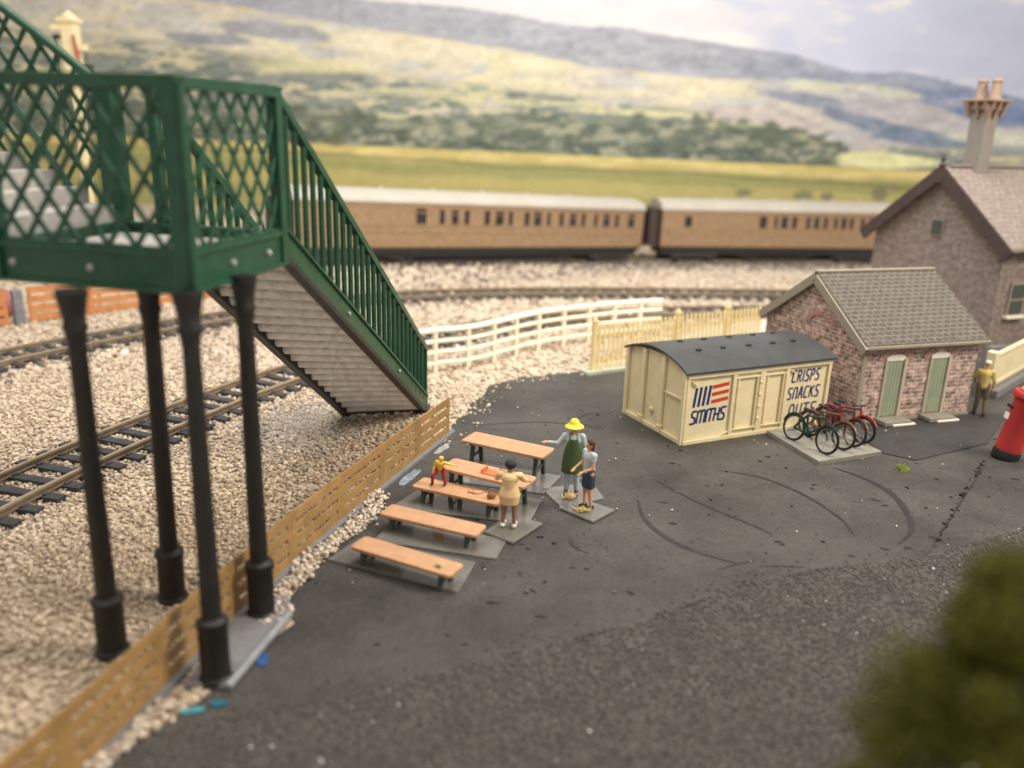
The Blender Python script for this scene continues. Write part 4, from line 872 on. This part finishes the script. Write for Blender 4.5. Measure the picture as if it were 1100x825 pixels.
wi = MB().box((-.03, 3.02, 4.78), (.06, .62, .66)).build('window', M['chim'], HO); MB().box((-.07, 3.02, 4.78), (.03, .48, .54)).build('pane', mat('slate_glass', (.06, .07, .06), .3), wi)
wi = MB().box((1.05, -.04, 2.45), (.85, .10, 1.25)).build('window', mat('window_frame', (.27, .23, .19)), HO); 
for k in (0, 1): MB().box((1.05, -.10, 2.14 + k * .6), (.66, .04, .5)).build('pane', bpy.data.materials['slate_glass'], wi)
MB().box((1.05, -.1, 1.78), (1.0, .22, .1)).build('sill', M['lintel'], wi)
MB().box((HL / 2, -.16, .35), (HL, .3, .7)).build('plinth', M['plinth'], HO)

# ------------------------------------------------------------------ cream board fence at the right edge
cf = thing('board_fence', 'smooth cream panel fence at the right edge beside the stone house', 'fence')
a = Vector((15.55, 26.25, .32)); b = Vector((20.5, 31.2, .32))
MB().bar(a + Vector((0, 0, .55)), b + Vector((0, 0, .55)), .08, 1.0).bar(a + Vector((0, 0, 1.08)), b + Vector((0, 0, 1.08)), .16, .1).bar(a + Vector((0, 0, .08)), b + Vector((0, 0, .08)), .14, .14).build('panel', M['cream'], cf, bevel=.02)
MB().box(a + Vector((-.05, -.05, .6)), (.3, .3, 1.35), Matrix.Rotation(.78, 3, 'Z')).build('post', M['cream'], cf, bevel=.03)
MB().bar((15.6, 26.3, .14), (21, 31.7, .14), .6, .28).build('kerb_base', M['plinth'], cf)

# ------------------------------------------------------------------ red post box
pb_ = thing('post_box', 'bright red cylindrical post box with black base at the right edge', 'post box', (13.12, 20.75, .03), 0)
pb_.rotation_euler = (R(2), R(9), 0)
MB().lathe([(.34, 0), (.34, .20), (.32, .24)], n=32).build('base', M['black'], pb_, smooth='auto')
MB().lathe([(.32, .22), (.325, .30), (.315, .40), (.315, 1.62), (.33, 1.66), (.40, 1.70), (.41, 1.80), (.37, 1.86)], n=32).build('body', M['red'], pb_, smooth='auto')
MB().ball((.0, .0, 1.90), (.26, .26, .12), 16).ball((.05, .05, 2.06), (.15, .15, .14), 12).ball((-.12, .0, 1.98), .11, 10).build('cap', M['salmon'], pb_, remesh=.03)
MB().box((-.30, .10, 1.38), (.06, .26, .07)).build('slot', M['black'], pb_)
MB().box((-.30, .10, 1.12), (.05, .2, .16)).build('notice_plate', M['offwhite'], pb_)

# ------------------------------------------------------------------ trestle benches and tables on clear bases
def trestle(name, label, cat, a, b, c, h, grp):
    """top from end-corner a to end-corner b (near edge); c = far corner next to a"""
    A_, B_, C_ = [Vector((*p, 0)) for p in (a, b, c)]; L = (B_ - A_).length; W = (C_ - A_).length; ctr = (A_ + B_) / 2 + (C_ - A_) / 2
    yaw = math.atan2((B_ - A_).y, (B_ - A_).x)
    t = thing(name, label, cat, (ctr.x, ctr.y, .05), yaw, grp); h -= .05
    hx, hy = L / 2, W / 2 * 1.22; k = .05
    MB().prism([(-hx + k, -hy), (hx - k, -hy), (hx, -hy + k), (hx, hy - k), (hx - k, hy), (-hx + k, hy), (-hx, hy - k), (-hx, -hy + k)], h - .075, h).build('tabletop' if cat == 'table' else 'seat', M['bench'], t, bevel=.018)
    for s in (-1, 1):
        x = s * (hx - .24)
        for q in (-1, 1): MB().bar((x, q * hy * .45, h - .06), (x, q * hy * .75, 0), .085, .075).build('leg', M['benchleg'], t)
        MB().bar((x, -hy * .8, h - .10), (x, hy * .8, h - .10), .08, .05).bar((x, -hy * .6, h * .4), (x, hy * .6, h * .4), .05, .05).build('crossbar', M['benchleg'], t)
    return t
GB = 'trestle benches and tables in the yard'
trestle('trestle_bench', 'nearest orange-topped bench, lowest of the row, with a green speck on it', 'bench', (-2.94, 14.07), (-.98, 13.09), (-2.72, 14.42), .42, GB)
trestle('trestle_bench', 'second nearest orange-topped bench, empty, beside the white chippings', 'bench', (-2.61, 15.49), (-.59, 14.64), (-2.44, 15.88), .42, GB)
B3 = trestle('trestle_bench', 'worn orange-topped bench that the small child in red trousers has its feet on', 'bench', (-2.12, 16.84), (-.22, 16.02), (-1.92, 17.26), .45, GB)
T4 = trestle('trestle_table', 'orange-topped table with a small red tray, between child and woman in pale yellow', 'table', (-1.52, 17.24), (.36, 16.28), (-1.30, 17.74), .74, GB)
trestle('trestle_table', 'farthest orange-topped table, empty, nearest the man in the yellow hat', 'table', (-1.15, 18.98), (.80, 18.00), (-.92, 19.52), .74, GB)
tag(MB().ball((-1.23, 13.36, .46), (.05, .04, .02), 8).ball((-1.18, 13.33, .455), (.03, .04, .02), 8).build('moss_speck', M['grassgreen'], smooth=True), 'tiny green speck lying on the nearest bench', 'moss')
def plate(pts, label, z=.05):
    c = sum((Vector((*p, 0)) for p in pts), Vector()) / len(pts)
    o = MB().prism([(p[0] - c.x, p[1] - c.y) for p in pts], 0, .035).build('clear_base', M['acrylic'], bevel=.006); o.location = (c.x, c.y, z - .012); tag(o, label, 'base plate', 'clear plastic bases under furniture and figures'); return o
plate([(-3.39, 14.15), (-.84, 13.12), (-.58, 14.22), (-2.95, 15.02)], 'clear square base under the nearest bench', .045)
plate([(-2.65, 14.95), (-.20, 14.36), (0.0, 15.15), (-2.35, 16.05)], 'clear base under the second nearest bench', .05)
plate([(-2.55, 16.45), (.45, 15.9), (.75, 17.1), (-1.85, 17.9)], 'clear base under the occupied bench and table', .055)
plate([(-1.15, 17.95), (.80, 17.45), (1.25, 18.5), (-.85, 19.25)], 'clear base under the farthest table', .05)
plate([(-.47, 15.40), (.12, 14.97), (.74, 15.87), (.07, 16.3)], 'clear diamond base under the woman in pale yellow', .085)
plate([(.76, 17.71), (1.18, 16.72), (2.16, 17.30), (1.95, 18.2)], 'clear diamond base under the man in the yellow hat', .05)
plate([(1.09, 16.7), (1.80, 16.03), (2.34, 16.65), (1.65, 17.17)], 'clear diamond base under the brown-haired woman in the navy skirt', .08)

# ------------------------------------------------------------------ people (painted model figures)
def person(label, loc, yaw, H, pose, skin, clothes, tilt=0, fat=1):
    """pose: joint -> (x,y,z) for a 1.75 m figure facing -Y; x>0 is the figure's left"""
    k = H / 1.75
    J = dict(pelvis=(0, 0, .93), waist=(0, 0, 1.08), chest=(0, 0, 1.32), neck=(0, 0, 1.47), head=(0, -.015, 1.63), sL=(.18, 0, 1.40), sR=(-.18, 0, 1.40), eL=(.23, .02, 1.13), eR=(-.23, .02, 1.13), hL=(.25, -.05, .88), hR=(-.25, -.05, .88),
             pL=(.09, 0, .92), pR=(-.09, 0, .92), kL=(.10, -.02, .49), kR=(-.10, -.02, .49), aL=(.11, .02, .08), aR=(-.11, .02, .08), face=(0, -1, 0)); J.update(pose)
    J = {a: Vector(b) for a, b in J.items()}
    p = bpy.data.objects.new('person', None); COL.objects.link(p); p.location = loc; p.rotation_euler = (tilt, 0, yaw); p.scale = (k * fat, k * fat, k); p.empty_display_size = .2
    tag(p, label, 'person', 'painted figures of people')
    b = MB(); hd = J['head']; fd = J['face'].normalized(); sd_ = fd.cross(Vector((0, 0, 1))).normalized(); hr = Matrix((sd_, -fd, Vector((0, 0, 1)))).transposed()
    b.cap(J['pelvis'], J['waist'], .125, .115).cap(J['waist'], J['chest'], .115, .135).ball(J['chest'], (.17, .115, .14)).cap(J['neck'] - Vector((0, 0, .04)), hd, .052)
    b.ball(hd, (.078, .095, .112), 14, hr).ball(hd + fd * .045 + Vector((0, 0, -.05)), (.05, .05, .06), 10, hr).ball(hd + fd * .10 + Vector((0, 0, -.01)), (.016, .026, .022), 8, hr)
    for s in (-1, 1): b.ball(hd + sd_ * (.08 * s) + Vector((0, 0, -.01)), (.016, .024, .034), 8, hr)
    for s in 'LR':
        b.cap(J['s' + s], J['e' + s], .055, .043).cap(J['e' + s], J['h' + s], .043, .030).cap(J['p' + s], J['k' + s], .09, .06).cap(J['k' + s], J['a' + s], .058, .038)
        ft = J.get('f' + s, J['a' + s] + Vector((0, -.15, -.03))); b.cap(J['a' + s] + Vector((0, .03, -.03)), ft, .04, .035)
        d = (J['h' + s] - J['e' + s]).normalized(); hnd = J['h' + s] + d * .05; sx = d.cross(Vector((0, 0, 1)));  sx = (sx if sx.length > .1 else d.cross(Vector((0, 1, 0)))).normalized()
        b.cap(J['h' + s], hnd, .028, .034)
        for f_ in range(4): b.cap(hnd + sx * (f_ - 1.5) * .02, hnd + d * (.085 - .01 * abs(f_ - 1.4)) + sx * (f_ - 1.5) * .026 + Vector((0, 0, -.02)), .011, .009, 6)
        b.cap(hnd - d * .02 - sx * .03, hnd + d * .035 - sx * .065, .012, .010, 6)
    b.build('body', M[skin], p, remesh=.012)
    e_ = MB()
    for s in (-1, 1): e_.ball(hd + sd_ * .03 * s + fd * .088 + Vector((0, 0, .012)), (.011, .008, .008), 8, hr)
    e_.build('eyes', M['eyes'], p, smooth=True)
    for nm, m, fn in clothes:
        q = MB(); fn(q, J, hr, fd); q.build(nm, M[m], p, remesh=.014)
    return p
def shirt(sl=1.0, ext=0):
    def f(q, J, hr, fd):
        q.cap(J['pelvis'] + Vector((0, 0, .02 - ext)), J['waist'], .145, .135).cap(J['waist'], J['chest'], .135, .15).ball(J['chest'], (.195, .135, .15)).cap(J['sL'], J['sR'], .07)
        for s in 'LR':
            q.cap(J['s' + s], J['e' + s] if sl >= .6 else J['s' + s].lerp(J['e' + s], sl * 1.6), .078, .062)
            if sl >= .8: q.cap(J['e' + s], J['e' + s].lerp(J['h' + s], .85), .060, .045)
    return f
def trousers(q, J, hr, fd):
    q.cap(J['pL'] + Vector((0, 0, .05)), J['pR'] + Vector((0, 0, .05)), .11)
    for s in 'LR': q.cap(J['p' + s], J['k' + s], .11, .078).cap(J['k' + s], J['a' + s] + Vector((0, 0, .03)), .076, .06)
def shoes(q, J, hr, fd):
    for s in 'LR':
        ft = J.get('f' + s, J['a' + s] + Vector((0, -.15, -.03))); q.cap(J['a' + s] + Vector((0, .04, -.03)), ft, .053, .046)
def skirt(z0, r0, r1, top=1.05):
    def f(q, J, hr, fd): q.lathe([(.13, top), (.17, top - .1), (r0, (z0 + top) / 2 - .02), (r1, z0)], (J['pelvis'].x, J['pelvis'].y, 0), 22, sx=1, sy=.78)
    return f
def hair(long=0, cap_=False):
    def f(q, J, hr, fd):
        h = J['head']; q.ball(h - fd * .022 + Vector((0, 0, .028)), (.097, .105, .105), 14, hr)
        if long: q.cap(h - fd * .05, h - fd * .055 + Vector((0, 0, -long)), .085, .07)
    return f
def hat(q, J, hr, fd):
    h = J['head'] + Vector((0, 0, .05)); q.lathe([(.10, .0), (.205, -.045), (.212, -.03), (.12, .035), (.098, .10), (.06, .145), (.01, .155)], h, 22)
# man in yellow hat and green apron: left arm (screen left) held out
def apron(q, J, hr, fd):
    n = 15; rows = [(1.36, .135, .155, 1.5), (1.15, .185, .165, 2.3), (.98, .205, .175, 2.7), (.75, .225, .195, 2.8), (.55, .235, .205, 2.8)]
    outer = []; inner = []
    for z, rx, ry, sp in rows:
        for k in range(n):
            a_ = -math.pi / 2 + sp * (k / (n - 1) - .5); outer.append((rx * math.cos(a_) * 1.05, ry * math.sin(a_) * 1.0 - .015, z)); inner.append((rx * .82 * math.cos(a_), ry * .78 * math.sin(a_), z))
    N = len(outer); fs = []
    for i in range(len(rows) - 1):
        for k in range(n - 1): a_ = i * n + k; fs += [(a_, a_ + 1, a_ + n + 1, a_ + n), (N + a_, N + a_ + n, N + a_ + n + 1, N + a_ + 1)]
        for k in (0, n - 1): a_ = i * n + k; fs.append((a_, a_ + n, N + a_ + n, N + a_) if k == 0 else (a_, N + a_, N + a_ + n, a_ + n))
    for i in (0, len(rows) - 1):
        for k in range(n - 1): a_ = i * n + k; fs.append((a_, N + a_, N + a_ + 1, a_ + 1) if i == 0 else (a_, a_ + 1, N + a_ + 1, N + a_))
    q.add(outer + inner, fs)
def strap(q, J, hr, fd):
    for s in (-1, 1): q.tube([(s * .09, -.135, 1.33), (s * .085, -.10, 1.45), (s * .05, .03, 1.50)], .014, 6)
MAN = person('man with wide yellow hat, grey-blue shirt and dark green apron, one arm held out', (1.42, 17.50, .07), R(-6), 1.74,
       dict(eR=(-.32, -.02, 1.20), hR=(-.56, -.12, 1.26), eL=(.25, .03, 1.12), hL=(.22, -.10, .92), head=(0, -.03, 1.62)),
       'skin', [('shirt', 'ltblue', shirt()), ('trousers', 'denim', trousers), ('apron', 'apron', apron), ('apron_straps', 'apron', strap), ('hat', 'yellow', hat), ('hair', 'hairbrown', hair()), ('shoes', 'shoered', shoes)], fat=1.05)
person('short woman with shoulder-length brown hair, pale top and navy skirt beside the man', (1.72, 16.68, .10), R(-62), 1.60,
       dict(eL=(.22, -.05, 1.10), hL=(.14, -.28, 1.02), eR=(-.22, -.05, 1.12), hR=(-.12, -.33, 1.04), head=(0, -.02, 1.62), aL=(.09, .04, .08), aR=(-.10, -.02, .08)),
       'skin', [('top', 'ltblue', shirt(.25)), ('skirt', 'navy', skirt(.56, .185, .19)), ('hair', 'hairbrown', hair(.15)), ('shoes', 'shoe', shoes)])
person('woman in pale yellow dress seen from behind, arms spread over the table', (.02, 15.66, .12), R(172), 1.44,
       dict(eL=(.26, -.10, 1.22), hL=(.13, -.30, 1.22), eR=(-.25, -.12, 1.22), hR=(-.31, -.30, 1.10), head=(0, -.05, 1.62)),
       'darkskin', [('dress', 'paleyellow', lambda q, J, hr, fd: (shirt(.9)(q, J, hr, fd), skirt(.62, .215, .18, 1.15)(q, J, hr, fd))), ('hair', 'hairblack', lambda q, J, hr, fd: q.ball(J['head'] + Vector((0, .01, .03)), (.118, .12, .12), 16)), ('shoes', 'offwhite', shoes)], fat=1.3)
CH = person('tiny child in yellow top and red trousers standing on a bench, reaching over table', (-1.50, 16.88, .47), R(-20), .74,
       dict(pelvis=(0, .02, .84), waist=(.01, -.02, .98), chest=(.04, -.06, 1.20), neck=(.06, -.09, 1.34), head=(.08, -.13, 1.50), sL=(.22, -.06, 1.27), sR=(-.14, -.06, 1.27), pL=(.09, 0, .82), pR=(-.09, 0, .82), eL=(.45, -.04, 1.22), hL=(.68, -.04, 1.18), eR=(-.22, -.08, 1.0), hR=(-.22, -.20, .80), kR=(-.24, -.22, .52), aR=(-.30, -.12, .08), kL=(.16, -.04, .49), aL=(.20, .02, .08)),
       'skin', [('top', 'yellowcloth', shirt()), ('trousers', 'redcloth', trousers), ('hair', 'yellowcloth', hair()), ('shoes', 'shoe', shoes)], fat=1.3)
person('man in khaki shirt and dark trousers with pale cap, walking between shed and cream fence', (14.25, 24.25, .06), R(155), 1.72,
       dict(eL=(.28, -.08, 1.16), hL=(.22, -.26, 1.02), eR=(-.26, .0, 1.12), aR=(-.13, .12, .10), kR=(-.12, 0, .5), aL=(.12, -.10, .08)),
       'skin', [('shirt', 'khaki', shirt()), ('trousers', 'trouser', trousers), ('cap', 'offwhite', lambda q, J, hr, fd: q.ball(J['head'] + Vector((0, 0, .05)), (.105, .12, .075), 12)), ('shoes', 'shoe', shoes)])
# things on and by the table
tray = MB().box((0, 0, .012), (.42, .26, .024)).box((-.2, 0, .06), (.03, .28, .10))
o = tray.build('snack_tray', mat('tray_orange_red', (.62, .17, .06), .5), bevel=.008); o.location = (-.36, 16.92, .742); o.rotation_euler = (0, 0, -.47); tag(o, 'small orange-red tray with a raised dark end on the occupied table', 'tray')
o = MB().ball((0, 0, .06), (.09, .08, .07), 10).ball((.09, .03, .05), .05, 8).ball((-.06, .05, .1), .05, 8).build('food_heap', mat('food_red_brown', (.40, .10, .05), .5), remesh=.012); o.location = (-.12, 16.80, .745); tag(o, 'small red-brown heap of food on the table near the dark-haired woman', 'food')
bg_ = thing('handbag', 'small brown handbag lying on the bench beside the dark-haired woman', 'bag', (-.36, 16.25, .45), .3)
MB().ball((0, 0, .07), (.11, .05, .07), 12).build('bag_body', M['bag'], bg_, smooth=True)
MB().tube([(.07 * math.cos(a_), 0, .10 + .12 * math.sin(a_)) for a_ in np.linspace(0, math.pi, 9)], .012, 6).build('handle', M['bag'], bg_)
o = MB().ball((0, 0, 0), (.10, .07, .045), 10).ball((.1, .04, -.01), (.06, .05, .04), 8).ball((-.12, .03, 0), (.07, .05, .04), 8).build('clothes_bundle', M['bench'], remesh=.012); o.location = (-.70, 16.50, .47); tag(o, 'orange-brown lump on the worn bench between child and handbag', 'bundle')
def straw(x, y, label, seed, z=.10):
    r_ = random.Random(seed); mb = MB()
    for k in range(60):
        a_ = r_.uniform(0, 6.28); d_ = r_.uniform(.02, .17); p0 = Vector((math.cos(a_) * d_, math.sin(a_) * d_ * .7, r_.uniform(0, .05))); mb.tube([p0, p0 + Vector((r_.uniform(-.09, .09), r_.uniform(-.09, .09), r_.uniform(0, .08)))], .009, 4)
    o = mb.build('dried_glue_tuft', M['straw']); o.location = (x, y, z); tag(o, label, 'tuft')
straw(1.36, 17.2, 'straw-coloured tuft on the base at the feet of the man in the apron', 1); straw(1.62, 16.52, 'straw-coloured tuft on the base at the feet of the woman in the navy skirt', 2)

# ------------------------------------------------------------------ bicycles on their slab
sl_ = MB().prism([(7.84, 19.76), (9.80, 20.62), (9.25, 22.2), (7.14, 21.98)], .02, .15).build('bicycle_slab', M['concrete'], bevel=.015); tag(sl_, 'thin pale concrete slab carrying the parked bicycles beside the van body', 'slab')
def bicycle(col, rim):
    t = thing('bicycle', 'x', 'bicycle', (0, 0, 0), 0, 'bicycles parked in a row on the slab')
    fm = M[col]; r = .34; X = .56
    for nm, x in (('front_wheel', X), ('rear_wheel', -X)):
        wv = MB().tube([(x + r * math.cos(a_), 0, r + .02 + r * math.sin(a_)) for a_ in np.linspace(0, 2 * math.pi, 29)[:-1]], .034, 6, closed=True).build('wheel', M['black'], t, smooth=True)
        MB().tube([(x + (r - .035) * math.cos(a_), 0, r + .02 + (r - .035) * math.sin(a_)) for a_ in np.linspace(0, 2 * math.pi, 29)[:-1]], .014, 5, closed=True).build('rim', M[rim], wv, smooth=True)
        sp = MB()
        for k in range(10): a_ = k * math.pi / 5; sp.tube([(x, 0, r + .02), (x + (r - .04) * math.cos(a_), 0, r + .02 + (r - .04) * math.sin(a_))], .006, 4)
        sp.build('spokes', M['boltgrey'], wv)
        MB().tube([(x + (r + .05) * math.cos(a_), 0, r + .02 + (r + .05) * math.sin(a_)) for a_ in np.linspace(.5 if x > 0 else .3, 2.6 if x > 0 else 2.9, 12)], .028, 5).build('mudguard', fm, t)
    ax = (-X, 0, r + .02); bb_ = (-.08, 0, .32); st_ = (-.22, 0, .80); hd = (.36, 0, .88); hd2 = (.40, 0, .72); fx = (X, 0, r + .02)
    f = MB()
    for a_, b_ in ((ax, bb_), (bb_, st_), (st_, ax), (bb_, hd2), (st_, hd), (hd, hd2)): f.tube([a_, b_], .032, 6)
    f.build('frame', fm, t); MB().tube([hd2, fx], .022, 6).tube([hd, (.34, 0, .98)], .02, 6).build('fork', fm, t)
    MB().tube([(.22, .24, .96), (.36, .22, .99), (.36, 0, .98), (.36, -.22, .99), (.22, -.24, .96)], .018, 6).build('handlebar', M['black'], t)
    MB().tube([st_, (-.25, 0, .92)], .016, 6).build('seat_post', M['boltgrey'], t); MB().ball((-.27, 0, .95), (.14, .08, .04), 10).build('saddle', M['black'], t, smooth=True)
    MB().lathe([(.10, -.012), (.10, .012)], (-.08, .05, .32), 16, rot=Matrix.Rotation(R(90), 3, 'X')).bar((-.08, .06, .32), (.04, .08, .18), .02, .02).bar((-.08, -.06, .32), (-.2, -.08, .46), .02, .02).bar((-.5, .05, .36), (-.1, .05, .34), .09, .02).build('crank', M['black'], t)
    return t
M['bikegreen'] = mat('bike_green', (.012, .045, .04), .35); M['bikered'] = mat('bike_red', (.34, .025, .03), .4); M['bikebrown'] = mat('bike_brown', (.20, .075, .04), .4); M['bikemaroon'] = mat('bike_maroon', (.13, .02, .018), .4); M['rimpale'] = mat('rim_pale', (.32, .29, .23), .4)
for i, (col, rim, lab, fx_, fy_) in enumerate([('bikegreen', 'rimpale', 'dark green bicycle at the front of the row, nearest the viewer', 8.15, 20.30), ('bikebrown', 'rimpale', 'orange-brown bicycle right behind the dark green one', 8.72, 20.66), ('bikemaroon', 'rimpale', 'maroon bicycle between the orange-brown and the bright red one', 9.10, 20.92), ('bikered', 'black', 'bright red bicycle at the far end of the row by the shed', 9.44, 21.18)]):
    bk = bicycle(col, rim); bk['label'] = lab; ya = math.atan2(20.25 - 21.66, 8.19 - 7.39) + (.0, .03, -.04, .08)[i]
    bk.rotation_euler = (R((-9, -7, -11, -8)[i]), 0, ya); bk.location = (fx_ - .56 * math.cos(ya), fy_ - .56 * math.sin(ya), .15)

# ------------------------------------------------------------------ small greenery and the big near tree
def tuft(x, y, n_, r_, h_, m, name, label, seed):
    q = random.Random(seed); mb = MB()
    for k in range(n_):
        a_ = q.uniform(0, 6.28); d_ = q.uniform(0, r_); p0 = Vector((math.cos(a_) * d_, math.sin(a_) * d_, 0)); hh = q.uniform(.4, 1) * h_
        mb.tube([p0, p0 + Vector((q.uniform(-.05, .05), q.uniform(-.05, .05), hh))], [.014, .004], 4)
    o = mb.build(name, m); o.location = (x, y, .03); tag(o, label, 'plant')
tuft(9.9, 19.65, 130, .16, .14, M['grassgreen'], 'grass_tuft', 'small yellow-green grass tuft on the tarmac before the shed pad', 3)
tr = thing('foliage_tree', 'large dark olive-green tree close to the camera at the bottom right corner', 'tree', (4.33, 5.10, .20))
TB = MB().tube([(0, .1, 0), (.02, .1, 1.0), (-.02, .1, 2.0), (0, .1, 3.0), (.03, .1, 4.0)], [.13, .11, .09, .07, .03], 10)
q = random.Random(11)
for k in range(12): a_ = q.uniform(0, 6.28); z_ = q.uniform(1.8, 3.4); TB.tube([(0, .1, z_), (.55 * math.cos(a_), .1 + .55 * math.sin(a_), z_ + .5)], [.04, .012], 6)
TB.build('trunk', mat('bark', (.09, .06, .035), .9, .3, 6, .6, 20), tr, smooth=True)
# crown: many small leaf faces gathered in clumps
cl = []
for k in range(210):
    while True:
        v = Vector((q.uniform(-1, 1), q.uniform(-1, 1), q.uniform(-1, 1)))
        if v.length < 1: break
    cl.append((Vector((v.x * 1.52, v.y * 1.3 + .15, v.z * 1.75 + 3.10)), q.uniform(.18, .40)))
nl = 150000; idx = rg.integers(0, len(cl), nl); cc = np.array([[*c[0]] for c in cl])[idx]; cr_ = np.array([c[1] for c in cl])[idx]
dv = rg.normal(size=(nl, 3)); dv /= np.linalg.norm(dv, axis=1)[:, None]; pos = cc + dv * (cr_ * rg.uniform(.5, 1.05, nl))[:, None]
a1 = rg.normal(size=(nl, 3)); a1 /= np.linalg.norm(a1, axis=1)[:, None]; a2 = np.cross(a1, dv); a2 /= np.linalg.norm(a2, axis=1)[:, None] + 1e-9
s_ = rg.uniform(.014, .036, nl)[:, None]; V4 = np.stack([pos - a1 * s_, pos + a2 * s_ * .6, pos + a1 * s_, pos - a2 * s_ * .6], 1).reshape(-1, 3)
me = bpy.data.meshes.new('crown'); me.vertices.add(nl * 4); me.vertices.foreach_set('co', V4.reshape(-1).astype(np.float32)); me.loops.add(nl * 4); me.loops.foreach_set('vertex_index', np.arange(nl * 4, dtype=np.int32)); me.polygons.add(nl); me.polygons.foreach_set('loop_start', (np.arange(nl) * 4).astype(np.int32)); me.update(calc_edges=True)
me.materials.append(stone_mat('leaf_green', [(.09, .10, .012), (.24, .25, .03), (.15, .16, .018), (.36, .35, .05), (.12, .12, .015)], .8)); o = bpy.data.objects.new('crown', me); COL.objects.link(o); o.parent = tr
